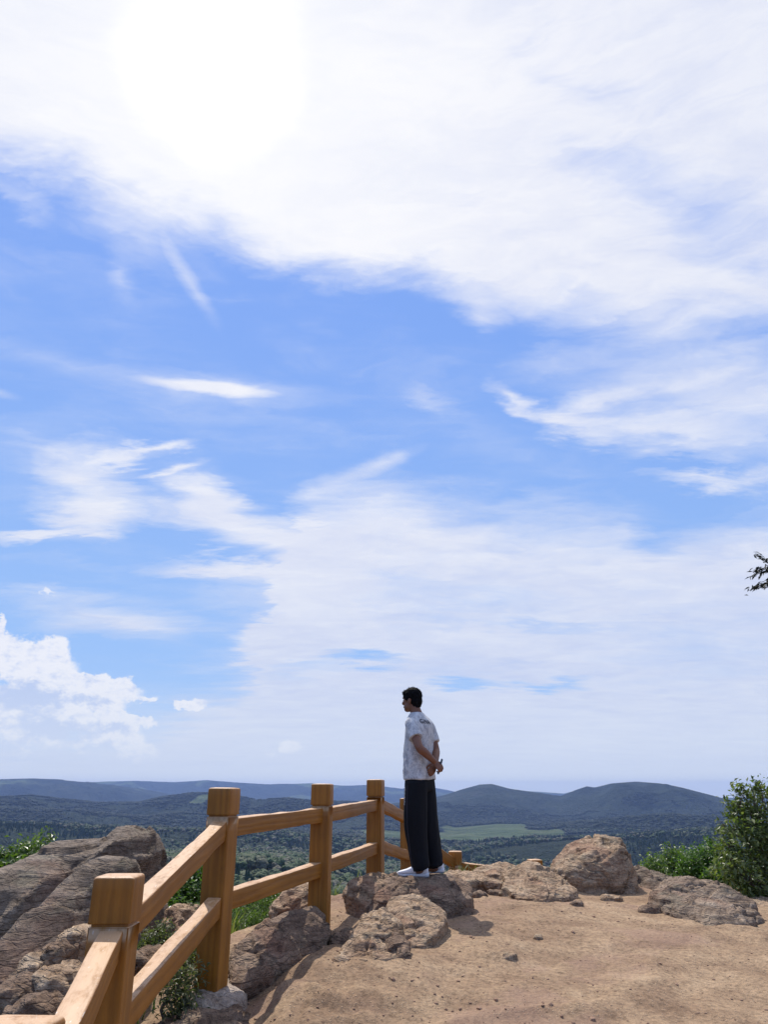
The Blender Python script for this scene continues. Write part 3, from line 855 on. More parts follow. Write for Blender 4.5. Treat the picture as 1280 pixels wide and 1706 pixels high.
AL, AR = R(-31), R(31)
pc_ = np.concatenate([wood_points(21000, 700, 2400, AL, AR, 301, 0.0, 1.0), wood_points(12000, 2000, 4600, AL, AR, 301, 0.05, 1.0), wood_points(2500, 300, 900, AL, AR, 307, 0.28, 1.0)])
pm_ = wood_points(38000, 2000, 4700, AL, AR, 345, -0.35, 1.0)
h_ = rng.uniform(6, 10.5, len(pm_))
M_mix = far_leaf_mat('dark_mixed_crowns', [(0.0, (0.012, 0.022, 0.014)), (0.5, (0.019, 0.031, 0.018)), (0.9, (0.028, 0.042, 0.022)), (1.0, (0.042, 0.050, 0.030))])
scatter('mixed_woods', [crown_proto('elm', M_mix, 'broad', s) for s in (7, 8)], pm_, h_, h_ * rng.uniform(1.3, 2.2, len(pm_)),
        'dark blue green mixed woods far out on the valley floor', 'woods')
h_ = rng.uniform(7, 13, len(pc_))
h_ = np.where(np.hypot(pc_[:, 0], pc_[:, 1]) > 2400, h_ * 0.8, h_)
scatter('conifer_woods', [crown_proto('fir', M_con, 'conifer', s) for s in (1, 2, 3)], pc_, h_, h_ * rng.uniform(1.0, 1.7, len(pc_)),
        'dark green conifer woods spread across the valley below the lookout', 'woods')
pb_ = np.concatenate([wood_points(19000, 420, 1500, AL, AR, 411, -0.35, 1.0), wood_points(16000, 1400, 3000, AL, AR, 423, -0.1, 1.0), wood_points(2200, 130, 430, AL, AR, 431, -0.2, 1.0)])
h_ = rng.uniform(5.5, 11, len(pb_)) * np.clip(np.hypot(pb_[:, 0], pb_[:, 1]) / 600, 0.45, 1)
scatter('broadleaf_woods', [crown_proto('birch', M_bro, 'broad', s) for s in (4, 5, 6)], pb_, h_, h_ * rng.uniform(0.9, 1.4, len(pb_)),
        'grey green broadleaf woods and scrub on the slopes behind the fence', 'woods')

# ------------------------------------------------------------------ fence
def rounded_square(w, r, n=3):
    pts = []
    h = w / 2
    for cx, cy, a0 in ((h - r, h - r, 0), (-h + r, h - r, 90), (-h + r, -h + r, 180), (h - r, -h + r, 270)):
        for k in range(n + 1):
            a = R(a0 + 90 * k / n)
            pts.append((cx + r * math.cos(a), cy + r * math.sin(a)))
    return pts

def prism(name, secs, M, gc_off, along_z=True, wob=0.0, seed=0):
    """secs: (t, w, corner radius, dw) stacked along local z; returns a mesh with grain coordinates"""
    bm = bmesh.new()
    rings = [[Vector((x, y, t)) for x, y in rounded_square(w, r)] for (t, w, r) in secs]
    loft(bm, rings)
    me = bm_mesh(name, bm)
    V = read(me).astype(float)
    gc = np.stack([V[:, 2], V[:, 0], V[:, 1]], -1) + np.asarray(gc_off)
    if wob:
        V += normals(me) * (wob * fbm(V * np.array([9, 9, 3.5]) + seed * 3.1, 3, 0.55, seed))[:, None]
    V = (np.array(M.to_3x3()) @ V.T).T + np.array(M.translation)
    me.vertices.foreach_set('co', V.astype(np.float32).ravel())
    attr(me, 'gc', gc, 'FLOAT_VECTOR')
    me.update()
    return me

# x, y, top height, yaw, width
def hz(px, py, Y): return at(px, py, Y).z
POSTS = [
    (-0.79, 1.86, -0.462, -4, 0.16), (-1.05, 3.26, hz(200, 1458, 3.26), 2, 0.16), (-1.05, 5.20, hz(375, 1313, 5.2), -13, 0.16), (-0.515, 6.60, hz(536, 1306, 6.6), -6, 0.163),
    (-0.09, 8.45, hz(625, 1299, 8.45), -13, 0.163), (0.31, 10.3, hz(679, 1330, 10.3), -25, 0.163), (0.975, 11.1, hz(758, 1418, 11.1), -8, 0.175), (1.99, 10.75, hz(898, 1432, 10.75), 8, 0.165),
    (4.02, 9.55, hz(1220, 1479, 9.55), 14, 0.165)]
fence = empty('fence', (-1.05, 5.2, -1.2))
FO = Vector(fence.location)
tag(fence, 'orange brown wood grained post and rail fence along the cliff edge', 'fence')
for k, (x, y, zt, yaw, w) in enumerate(POSTS):
    M = Matrix.Translation(Vector((x, y, zt)) - FO) @ Matrix.Rotation(R(yaw), 4, 'Z')
    L = 1.35 if k < 3 else 1.25
    r = 0.008
    n = 14
    secs = [(-L + (L - 0.175) * i / n, w * 0.975, r) for i in range(n + 1)] + [(-0.1765, w * 0.975, r), (-0.1755, w * 0.974, r), (-0.1745, w * 0.968, r), (-0.1735, w * 0.90, r), (-0.173, w * 0.87, r), (-0.172, w * 0.868, r), (-0.150, w * 0.868, r)]
    me = prism('post', secs, M, (k * 3.7, k * 1.3, k * 0.7), wob=0.0016, seed=k)
    p = link('post', me, M_wood, fence)
    # the cap block above the groove
    secs = [(-0.1625, w * 0.87, r), (-0.162, w * 0.90, r), (-0.1612, w * 0.99, r), (-0.160, w * 0.999, r), (-0.157, w * 1.0, r), (-0.10, w, r * 1.1), (-0.05, w, r * 1.1), (-0.012, w * 1.0, r * 1.2), (-0.004, w * 0.975, r * 1.6), (0.0, w * 0.92, r * 2), (0.003, w * 0.6, r * 2)]
    me = prism('post_cap', secs, M, (k * 3.7, k * 1.3, k * 0.7), wob=0.0018, seed=k + 40)
    link('post_cap', me, M_wood, p)

def rail(i, j, pyi, pyj, pxi=None, pxj=None, h=0.108, w=0.085, zi=None, zj=None, seed=0):
    a, b = POSTS[i], POSTS[j]
    za = zi if zi is not None else hz(pxi or 640, pyi, a[1])
    zb = zj if zj is not None else hz(pxj or 640, pyj, b[1])
    A = Vector((a[0], a[1], za - h / 2)); B = Vector((b[0], b[1], zb - h / 2))
    d = B - A; Ln = d.length; d.normalize()
    side = Vector((d.y, -d.x, 0)).normalized(); up = side.cross(d)
    if up.z < 0: up = -up
    bm = bmesh.new(); n = 30
    rings = []
    for q in range(n + 1):
        c = A + d * (Ln * q / n)
        ring = []
        for (x, y) in rounded_square(1.0, 0.06):
            ring.append(c + side * (x * w) + up * (y * h))
        rings.append(ring)
    loft(bm, rings)
    me = bm_mesh('rail', bm)
    V = read(me).astype(float)
    Aa = np.array(A); rel = V - Aa
    gc = np.stack([rel @ np.array(d), rel @ np.array(up), rel @ np.array(side)], -1)
    # hand-hewn look: slow swellings
    V += normals(me) * (0.0055 * fbm(gc * np.array([3.2, 7, 7]) + seed * 5.3, 3, 0.55, seed))[:, None]
    # a swelling where it enters the post
    e = np.minimum(gc[:, 0], Ln - gc[:, 0])
    V -= np.array(FO)
    me.vertices.foreach_set('co', V.astype(np.float32).ravel())
    attr(me, 'gc', gc + np.array([seed * 2.3, seed * 0.9, seed * 0.4]), 'FLOAT_VECTOR')
    me.update()
    link('rail', me, M_wood, fence)

rail(0, 1, 0, 1540, zi=-0.70, seed=1)
rail(0, 1, 0, 0, zi=-1.16, zj=-0.93, seed=2)
rail(1, 2, 1533, 1365, seed=3); rail(1, 2, 1700, 1491, seed=4)
rail(2, 3, 1365, 1346, seed=5); rail(2, 3, 1489, 1435, seed=6)
rail(3, 4, 1347, 1332, seed=7); rail(3, 4, 1433, 1403, seed=8)
rail(4, 5, 1328, 1358, seed=9); rail(4, 5, 1398, 1419, seed=10)
rail(5, 6, 1378, 1434, seed=11); rail(5, 6, 1428, 1474, seed=12)
rail(6, 7, 1436, 1450, seed=13); rail(6, 7, 1480, 1490, seed=14)
rail(7, 8, 1450, 1500, seed=15); rail(7, 8, 1490, 1540, seed=16)

# ------------------------------------------------------------------ rocks
def hull_mesh(groups):
    bm = bmesh.new()
    for pts in groups:
        b = bmesh.new()
        for p in pts: b.verts.new(p)
        res = bmesh.ops.convex_hull(b, input=b.verts)
        junk = [e for e in res['geom_interior'] if isinstance(e, bmesh.types.BMVert)]
        if junk: bmesh.ops.delete(b, geom=junk, context='VERTS')
        loose = [v for v in b.verts if not v.link_faces]
        if loose: bmesh.ops.delete(b, geom=loose, context='VERTS')
        bmesh.ops.recalc_face_normals(b, faces=b.faces)
        t = bpy.data.meshes.new('t'); b.to_mesh(t); b.free()
        bm.from_mesh(t); bpy.data.meshes.remove(t)
    me = bpy.data.meshes.new('hull'); bm.to_mesh(me); bm.free()
    return me

def block(outline, thick, front=0.35, low=None, shrink=0.72, seed=0):
    """one angular block: outline = photo positions with a depth, given real thickness behind and in front.
       low: extra depth the block is sunk into the ground"""
    rr = random.Random(seed)
    P = [at(px, py, Y) for px, py, Y in outline]
    c = sum(P, Vector()) / len(P)
    pts = list(P)
    for p in P:
        q = c + (p - c) * (shrink * rr.uniform(0.85, 1.12)); q.y -= thick * front * rr.uniform(0.7, 1.2); pts.append(q)
        q = c + (p - c) * (0.92 * rr.uniform(0.85, 1.03)); q.y += thick * 0.45 * rr.uniform(0.8, 1.2); pts.append(q)
        q = c + (p - c) * (0.6 * rr.uniform(0.8, 1.1)); q.y += thick * rr.uniform(0.8, 1.1); pts.append(q)
    if low:
        if thick > 0.35: low = max(low, 0.3)
        zmin = min(p.z for p in P)
        for p in list(pts):
            if p.z < c.z:
                q = c + (p - c) * 1.07
                pts.append(Vector((q.x, q.y, p.z - low)))
    return pts

def make_rock(name, label, groups, mat, voxel=0.02, amp=0.05, freq=3.0, strata=None, samp=0.03, sfreq=7.0, crack=0.02, seed=0, smooth=1, facet=0.55, cat='rock', group=None):
    me0 = hull_mesh(groups)
    me = evaluated(me0, [('REMESH', dict(mode='VOXEL', voxel_size=voxel)), ('SMOOTH', dict(factor=0.5, iterations=smooth))])
    V = read(me).astype(float); N = normals(me)
    amp = amp * 0.7
    d = amp * (0.65 * ridged(V * freq, 4, 0.52, seed) + 0.5 * fbm(V * freq * 0.6 + 9, 3, 0.5, seed + 3))
    if strata is not None:
        s = np.array(Vector(strata).normalized())
        q = V + 0.06 * np.stack([fbm(V * 1.7 + k * 5, 3, 0.5, seed + 20 + k) for k in range(3)], -1)
        t = (q @ s) * sfreq
        tv = np.stack([t, fbm(V * 1.2, 2, 0.5, seed + 8), np.zeros_like(t)], -1)
        lay = vnoise(tv, seed + 5) + 0.5 * vnoise(tv * 2.3, seed + 6)
        saw = t - np.floor(t)
        d += samp * (0.7 * lay + 0.5 * (saw ** 2 - 0.33))
    # fracture facets: each cell of broken rock is cut by its own tilted plane
    for cs, am in ((0.75 / freq, 1.0), (0.3 / freq, 0.45)):
        d += facet * am * cs * facets(V + 0.12 * cs * np.stack([vnoise(V / cs * 1.5 + 40 * k, seed) for k in range(3)], -1), cs, seed + int(cs * 1000))
    cr = np.abs(fbm(V * freq * 0.75 + 31, 3, 0.5, seed + 12))
    d -= crack * np.exp(-(cr / 0.045) ** 2)
    d += amp * 0.12 * fbm(V * freq * 7, 3, 0.6, seed + 14)
    V = V + N * d[:, None]
    org = np.array([V[:, 0].mean(), V[:, 1].mean(), V[:, 2].min()])
    me.vertices.foreach_set('co', (V - org).astype(np.float32).ravel())
    me.materials.clear()
    for p in me.polygons: p.use_smooth = True
    me.update(); me.name = name
    o = link(name, me, mat); o.location = org
    bpy.data.meshes.remove(me0)
    return tag(o, label, cat, group)

def facets(V, cs, seed):
    Q = V / cs; i0 = np.floor(Q); best = np.full(len(Q), 9e9); out = np.zeros(len(Q))
    for a in (-1, 0, 1):
        for b in (-1, 0, 1):
            for c in (-1, 0, 1):
                I = i0 + [a, b, c]
                h = [_hash(I[:, 0], I[:, 1], I[:, 2], seed + k * 7) for k in range(7)]
                C = I + np.stack(h[:3], -1)
                dd = ((Q - C) ** 2).sum(1)
                g = np.stack(h[3:6], -1) * 2 - 1
                val = ((Q - C) * g).sum(1) * 0.30 + (h[6] - 0.5) * 0.14
                m = dd < best
                best = np.where(m, dd, best); out = np.where(m, val, out)
    return out

def back(pts, d): return [(a, b, Y + d) for a, b, Y in pts]

def shape(pts, Y): return [(a, b, Y) for a, b in pts]

# ---- left outcrop
make_rock('rock_slab', 'huge brown slab at the far left with pointed crest against the valley', [
    block(back([(-140, 1660, 4.6), (-140, 1500, 4.6), (-60, 1490, 4.7), (40, 1432, 5.0), (80, 1408, 5.2), (140, 1402, 5.3), (150, 1450, 5.2), (110, 1600, 4.8), (0, 1700, 4.5)], 0.45), 0.8, low=0.5, seed=1),
    block(back([(60, 1560, 4.9), (110, 1448, 5.2), (165, 1402, 5.4), (190, 1378, 5.5), (214, 1373, 5.5), (250, 1390, 5.6), (260, 1420, 5.6), (262, 1460, 5.6), (240, 1560, 5.4), (150, 1680, 5.0)], 0.45), 0.7, low=0.5, seed=2, shrink=0.8),
    block(back([(40, 1440, 5.1), (90, 1405, 5.3), (165, 1400, 5.4), (200, 1400, 5.4), (180, 1500, 5.2), (90, 1560, 5.0)], 0.45), 0.6, seed=3)],
    M_rock_grey, voxel=0.02, amp=0.022, freq=1.6, strata=(-0.70, 0.05, 0.71), samp=0.065, sfreq=3.6, crack=0.0, seed=11, facet=0.2)
make_rock('rock_slab', 'paler leaning slab in front of the pointed one, behind the near fence post', [
    block([(-120, 1720, 3.6), (-60, 1650, 3.7), (30, 1570, 3.9), (110, 1468, 4.2), (150, 1444, 4.3), (165, 1470, 4.3), (140, 1600, 4.0), (60, 1760, 3.6), (-60, 1830, 3.4)], 0.30, low=0.4, seed=4, front=0.25, shrink=0.8),
    block([(110, 1474, 4.2), (150, 1438, 4.3), (175, 1430, 4.4), (205, 1434, 4.4), (219, 1447, 4.4), (222, 1480, 4.4), (190, 1560, 4.2), (120, 1640, 3.95)], 0.28, low=0.4, seed=5, front=0.25, shrink=0.85)],
    M_rock_grey, voxel=0.016, amp=0.016, freq=2.2, strata=(-0.74, 0.05, 0.67), samp=0.035, sfreq=5.0, crack=0.0, seed=21, facet=0.15)
# cracked rubble beneath the slab, left of the near post
RUB = [
    (60, 1618, 40, 30, 3.75, 'cracked tan stone below the leaning slab, beside the near post'),
    (98, 1592, 34, 24, 3.85, 'small tan stone wedged highest under the leaning slab'),
    (128, 1568, 34, 20, 3.95, 'pale stone nearest the near post, under the dark ledge'),
    (28, 1660, 42, 34, 3.55, 'rough brown stone low under the leaning slab'),
    (96, 1645, 44, 36, 3.6, 'large broken brown stone beside the near rail'),
    (60, 1690, 60, 34, 3.45, 'flat brown stone just above the lowest post cap'),
    (118, 1545, 26, 12, 4.05, 'thin dark ledge stone touching the near post'),
    (235, 1600, 22, 16, 4.3, 'small stone in the scrub below the second rail gap'),
]
for k, (px, py, rx, ry, Y, lab) in enumerate(RUB):
    pts = [(px + rx * math.cos(t) * random.uniform(.85, 1.1), py + ry * math.sin(t) * random.uniform(.85, 1.1), Y) for t in np.linspace(0, 5.6, 8)]
    make_rock('rock', lab, [block(pts, 0.28, low=0.15, seed=30 + k)], M_rock_brown if k % 2 else M_rock_tan, voxel=0.013, amp=0.022, freq=6, strata=(-0.6, 0.2, 0.75), samp=0.012, sfreq=14, crack=0.015, seed=40 + k)
# the footing stones of post two
make_rock('boulder', 'smooth pale boulder carrying the foot of the second post', [
    block([(296, 1676, 5.05), (310, 1654, 5.1), (345, 1645, 5.15), (380, 1646, 5.2), (404, 1658, 5.2), (407, 1672, 5.15), (380, 1690, 5.0), (330, 1700, 4.95), (300, 1698, 4.95)], 0.34, low=0.15, seed=50, front=0.3)],
    M_rock_pale, voxel=0.011, amp=0.012, freq=4, crack=0.01, seed=51, smooth=6, facet=0.25)
make_rock('boulder', 'brown boulder at the bottom edge below the second post', [
    block([(248, 1730, 4.75), (262, 1702, 4.8), (300, 1690, 4.85), (350, 1692, 4.9), (395, 1695, 4.9), (430, 1720, 4.8), (400, 1780, 4.6), (300, 1790, 4.6)], 0.3, low=0.2, seed=52)],
    M_rock_brown, voxel=0.012, amp=0.025, freq=4, strata=(-0.3, 0.2, 0.9), samp=0.015, sfreq=11, crack=0.02, seed=53)
# dark rock between posts two and three
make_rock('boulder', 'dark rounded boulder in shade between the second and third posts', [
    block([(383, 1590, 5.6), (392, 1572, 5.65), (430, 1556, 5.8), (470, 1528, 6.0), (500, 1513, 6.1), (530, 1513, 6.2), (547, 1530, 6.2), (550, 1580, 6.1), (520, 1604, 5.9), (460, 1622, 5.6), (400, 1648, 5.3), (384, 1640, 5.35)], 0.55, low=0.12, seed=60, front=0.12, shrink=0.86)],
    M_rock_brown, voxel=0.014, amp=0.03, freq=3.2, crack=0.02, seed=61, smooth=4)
make_rock('rock', 'sunlit pale rock in the grass behind the third post', [
    block([(452, 1540, 7.0), (460, 1510, 7.05), (478, 1488, 7.1), (498, 1480, 7.2), (520, 1478, 7.2), (540, 1500, 7.2), (530, 1540, 7.0)], 0.4, low=0.3, seed=62)],
    M_rock_tan, voxel=0.014, amp=0.04, freq=5, strata=(-0.4, 0.1, 0.9), samp=0.02, sfreq=12, seed=63)
# the pile the man stands on
make_rock('boulder', 'pale round-backed rock at the left end of the pile under the man', [
    block([(576, 1488, 7.35), (584, 1472, 7.4), (600, 1461, 7.45), (625, 1460, 7.5), (650, 1462, 7.55), (660, 1480, 7.5), (655, 1505, 7.3), (610, 1510, 7.2), (582, 1500, 7.25)], 0.5, low=0.15, seed=70)],
    M_rock_tan, voxel=0.014, amp=0.025, freq=4, strata=(-0.35, 0.1, 0.93), samp=0.014, sfreq=13, seed=71, smooth=3)
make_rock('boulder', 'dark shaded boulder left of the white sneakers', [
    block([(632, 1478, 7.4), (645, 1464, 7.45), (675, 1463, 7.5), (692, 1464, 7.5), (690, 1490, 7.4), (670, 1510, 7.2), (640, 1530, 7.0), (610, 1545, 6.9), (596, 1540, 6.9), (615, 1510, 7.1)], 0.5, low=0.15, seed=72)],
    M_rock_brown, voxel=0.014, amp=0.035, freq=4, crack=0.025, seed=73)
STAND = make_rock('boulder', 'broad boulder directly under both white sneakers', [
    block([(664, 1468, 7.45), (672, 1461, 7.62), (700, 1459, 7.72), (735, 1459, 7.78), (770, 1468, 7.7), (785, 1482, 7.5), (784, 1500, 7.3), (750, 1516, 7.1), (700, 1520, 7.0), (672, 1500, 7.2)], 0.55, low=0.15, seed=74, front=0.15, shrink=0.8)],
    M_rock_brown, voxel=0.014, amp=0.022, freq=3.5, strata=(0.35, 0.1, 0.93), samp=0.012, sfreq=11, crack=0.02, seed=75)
make_rock('boulder', 'flat topped tan boulder in front of the man with a shaded face', [
    block([(634, 1528, 6.55), (650, 1507, 6.7), (690, 1495, 6.85), (715, 1502, 6.85), (738, 1514, 6.8), (741, 1530, 6.6), (735, 1550, 6.35), (705, 1572, 6.1), (670, 1580, 6.0), (640, 1562, 6.1)], 0.5, low=0.12, seed=76, front=0.1, shrink=0.92)],
    M_rock_tan, voxel=0.013, amp=0.022, freq=3.6, strata=(0.15, 0.1, 0.98), samp=0.014, sfreq=12, crack=0.02, seed=77)
make_rock('rock', 'crumbling sunlit rock mound left of the flat topped boulder', [
    block([(556, 1606, 5.6), (590, 1560, 5.95), (612, 1535, 6.2), (640, 1520, 6.35), (662, 1535, 6.3), (672, 1565, 6.0), (678, 1592, 5.8), (650, 1612, 5.6), (606, 1618, 5.55)], 0.4, low=0.12, seed=78, front=0.2)],
    M_rock_tan, voxel=0.012, amp=0.05, freq=7, crack=0.03, seed=79, smooth=1)
make_rock('rock', 'small triangular rock at the foot of the crumbling mound', [
    block([(640, 1594, 5.75), (645, 1560, 5.9), (660, 1555, 5.9), (680, 1570, 5.85), (682, 1594, 5.7), (660, 1602, 5.65)], 0.2, low=0.08, seed=80)],
    M_rock_brown, voxel=0.011, amp=0.02, freq=6, seed=81)
make_rock('rock', 'low dark rubble between the dark boulder and the crumbling mound', [
    block([(545, 1600, 5.9), (555, 1570, 6.1), (580, 1550, 6.3), (604, 1555, 6.3), (606, 1580, 6.1), (580, 1606, 5.85)], 0.3, low=0.1, seed=82)],
    M_rock_brown, voxel=0.012, amp=0.045, freq=7, crack=0.03, seed=83, smooth=1)
SM = [
    (762, 1494, 24, 8, 7.25, 'knobbly small stone at the right foot of the man\'s boulder'), (598, 1505, 26, 9, 7.1, 'reddish flat stone in the earth right of the third post'),
    (820, 1479, 17, 8, 8.3, 'small round stone left of the ridged boulder'), (800, 1491, 12, 5, 8.0, 'thin flat stone in the dirt right of the man\'s boulder'),
    (826, 1488, 16, 5, 8.1, 'low pebble-like stone below the small round stone'), (898, 1562, 9, 3, 6.35, 'dark clod lying alone in the middle of the bare earth'),
    (850, 1592, 13, 3, 6.0, 'wide dark clod nearest the viewer in the bare earth'), (1020, 1497, 20, 6, 8.6, 'reddish bump of rock in front of the big boulder'),
    (962, 1507, 11, 4, 8.1, 'tiny flat stone between the ridged boulder and the big one'), (1090, 1517, 26, 8, 7.75, 'low dark rock touching the left tip of the layered boulder'),
]
for k, (px, py, rx, ry, Y, lab) in enumerate(SM):
    Y = min(np.arange(5.0, 10.0, 0.02), key=lambda y_: abs(at(px, py + ry * 0.6, y_).z - gz(at(px, py, y_).x, y_)) + (0.0 if at(px, py + ry * 0.6, y_).z < gz(at(px, py, y_).x, y_) + 0.02 else 0.5))
    pts = [(px + rx * math.cos(t) * random.uniform(.85, 1.1), py + ry * math.sin(t) * random.uniform(.8, 1.1), Y) for t in np.linspace(0, 5.6, 8)]
    make_rock('stone', lab, [block(pts, 0.01 + rx * 0.005, low=0.03, seed=90 + k)], M_rock_tan if k in (0, 2, 5, 6, 7) else M_rock_brown, voxel=0.008, amp=0.014, freq=9, crack=0.008, seed=100 + k, cat='stone')
# behind the man, to the right
make_rock('rock', 'flat pale rock behind the man\'s heels by the short post', [
    block([(738, 1466, 8.8), (746, 1454, 9.0), (775, 1453, 9.1), (800, 1456, 9.1), (806, 1468, 8.9), (770, 1476, 8.7)], 0.4, low=0.1, seed=120)],
    M_rock_tan, voxel=0.016, amp=0.025, freq=5, seed=121)
make_rock('boulder', 'tan knob of rock left of the ridged boulder', [
    block([(776, 1466, 8.9), (800, 1452, 9.1), (826, 1439, 9.3), (850, 1438, 9.3), (864, 1446, 9.3), (858, 1466, 9.0), (830, 1476, 8.8), (795, 1474, 8.8)], 0.5, low=0.1, seed=122)],
    M_rock_tan, voxel=0.016, amp=0.025, freq=4, seed=123)
make_rock('boulder', 'ridged sloping tan boulder between the short post and the big boulder', [
    block([(838, 1480, 8.5), (850, 1455, 8.8), (875, 1440, 9.0), (895, 1438, 9.0), (920, 1452, 9.0), (945, 1468, 8.8), (966, 1482, 8.6), (950, 1494, 8.3), (900, 1499, 8.1), (860, 1494, 8.2)], 0.5, low=0.1, seed=124, front=0.15)],
    M_rock_tan, voxel=0.015, amp=0.035, freq=4.5, strata=(0.6, 0.1, 0.78), samp=0.04, sfreq=7, crack=0.02, seed=125)
make_rock('boulder', 'large lumpy reddish tan boulder standing highest on the right', [
    block([(928, 1448, 9.3), (935, 1438, 9.4), (962, 1412, 9.5), (985, 1403, 9.6), (1010, 1398, 9.6), (1036, 1399, 9.6), (1046, 1414, 9.6), (1052, 1440, 9.5), (1048, 1462, 9.4), (1020, 1478, 9.2), (980, 1472, 9.2), (940, 1460, 9.2)], 0.8, low=0.1, seed=126, front=0.3, shrink=0.75)],
    M_rock_tan, voxel=0.016, amp=0.055, freq=2.6, crack=0.03, seed=127, facet=0.5)
make_rock('rock', 'long low slab stretching right from behind the big boulder', [
    block([(1045, 1474, 9.9), (1052, 1452, 10.0), (1068, 1446, 10.1), (1100, 1458, 10.1), (1126, 1468, 10.0), (1128, 1480, 9.8), (1090, 1486, 9.6)], 0.5, low=0.2, seed=128)],
    M_rock_grey, voxel=0.018, amp=0.03, freq=4, strata=(0.3, 0.1, 0.95), samp=0.02, sfreq=9, seed=129)
make_rock('boulder', 'broad grey brown layered boulder at the right edge of the clearing', [
    block([(1100, 1512, 7.9), (1110, 1490, 8.0), (1122, 1474, 8.1), (1160, 1470, 8.2), (1198, 1471, 8.2), (1225, 1486, 8.1), (1240, 1500, 8.0), (1262, 1516, 7.8), (1270, 1535, 7.6), (1230, 1550, 7.3), (1190, 1549, 7.25), (1155, 1536, 7.4), (1110, 1520, 7.7)], 0.7, low=0.12, seed=130, front=0.1, shrink=0.9)],
    M_rock_layer, voxel=0.016, amp=0.04, freq=3.2, strata=(0.42, 0.2, 0.88), samp=0.05, sfreq=6, crack=0.03, seed=131)
make_rock('rock', 'reddish rock shelf rising at the right border below the leafy tree', [
    block([(1240, 1512, 8.6), (1262, 1503, 8.7), (1310, 1500, 8.8), (1400, 1520, 8.6), (1400, 1550, 8.0), (1280, 1545, 7.8)], 0.5, low=0.2, seed=132)],
    M_rock_tan, voxel=0.02, amp=0.03, freq=3, seed=133)
make_rock('rock', 'half buried rock in the scrub beneath the second rail', [
    block([(262, 1560, 6.1), (275, 1522, 6.3), (295, 1506, 6.4), (318, 1520, 6.4), (322, 1560, 6.2)], 0.4, low=0.4, seed=134)],
    M_rock_tan, voxel=0.018, amp=0.04, freq=4, seed=135)

# loose grit on the bare earth
def make_grit(n):
    base = bmesh.new(); bmesh.ops.create_icosphere(base, subdivisions=1, radius=1.0)
    bv = np.array([v.co for v in base.verts]); bf = np.array([[v.index for v in f.verts] for f in base.faces]); base.free()
    x = rng.uniform(-1.2, 7, n); y = 3.5 + 7.5 * rng.uniform(0, 1, n) ** 1.6
    x = np.where(rng.uniform(0, 1, n) < 0.25, rng.uniform(-0.9, 1.0, n), x)
    s = 0.003 + 0.006 * rng.exponential(0.55, n); s = np.clip(s, 0.003, 0.02)
    V = []; F = []
    for k in range(n):
        sc = s[k] * rng.uniform(0.6, 1.2, 3); sc[2] *= 0.7
        v = bv * (1 + rng.uniform(-0.25, 0.25, (len(bv), 1))) * sc
        a = rng.uniform(0, 6.28); c, q = math.cos(a), math.sin(a)
        v = np.stack([v[:, 0] * c - v[:, 1] * q, v[:, 0] * q + v[:, 1] * c, v[:, 2]], -1)
        V.append(v + [x[k], y[k], gz(x[k], y[k]) + s[k] * 0.15]); F.append(bf + k * len(bv))
    me = mesh_np('gravel', np.concatenate(V), np.concatenate(F), smooth=False)
    tag(link('gravel', me, M_grit), 'loose grit scattered on the bare reddish earth', 'gravel', kind='stuff')
make_grit(3600)

# ------------------------------------------------------------------ leaves, bushes, trees
LEAF = {'c': None}
def leaf_mesh(name, C, size, droop=0.3, aspect=0.5, outward=None, jitter=1.0):
    """many small folded leaves: C centres (n, 3), size (n,)"""
    n = len(C)
    az_ = rng.uniform(0, 2 * np.pi, n); tilt = rng.normal(0, 0.55, n) * jitter
    d = np.stack([np.cos(az_) * np.cos(tilt), np.sin(az_) * np.cos(tilt), np.sin(tilt) - droop], -1)
    if outward is not None: d = d + outward * 0.9
    d /= np.linalg.norm(d, axis=1)[:, None]
    up = np.stack([rng.normal(0, 0.45, n), rng.normal(0, 0.45, n), np.ones(n)], -1)
    s = np.cross(d, up); s /= np.linalg.norm(s, axis=1)[:, None] + 1e-9
    nn = np.cross(s, d)
    L = size[:, None]; Wd = L * aspect
    base = C - d * L * 0.5; tip = C + d * L * 0.5
    l = C + s * Wd * 0.5 + nn * L * 0.10 - d * L * 0.05; r = C - s * Wd * 0.5 + nn * L * 0.10 - d * L * 0.05
    V = np.stack([base, l, tip, r], 1).reshape(-1, 3)
    k = np.arange(n)[:, None] * 4
    F = np.concatenate([k + [0, 1, 2], k + [0, 2, 3]], 1).reshape(-1, 3)
    me = mesh_np(name, V, F, smooth=False)
    attr(me, 'lv', np.repeat(np.clip(rng.normal(0.5, 0.28, n), 0, 1), 4))
    return me

M_leaf_dark = make_leaf_mat('oak_leaves', (0.030, 0.058, 0.018), (0.085, 0.125, 0.035))
M_leaf_tree = make_leaf_mat('tree_leaves', (0.058, 0.090, 0.028), (0.185, 0.210, 0.080))
M_leaf_mid = make_leaf_mat('shrub_leaves', (0.040, 0.085, 0.020), (0.110, 0.180, 0.045))
M_leaf_fresh = make_leaf_mat('young_leaves', (0.060, 0.105, 0.024), (0.135, 0.185, 0.050))
M_leaf_grey = make_leaf_mat('dry_scrub_leaves', (0.050, 0.070, 0.032), (0.150, 0.150, 0.075))
M_grass = make_leaf_mat('grass_blades', (0.060, 0.110, 0.025), (0.200, 0.210, 0.085), 0.3, 0.55)

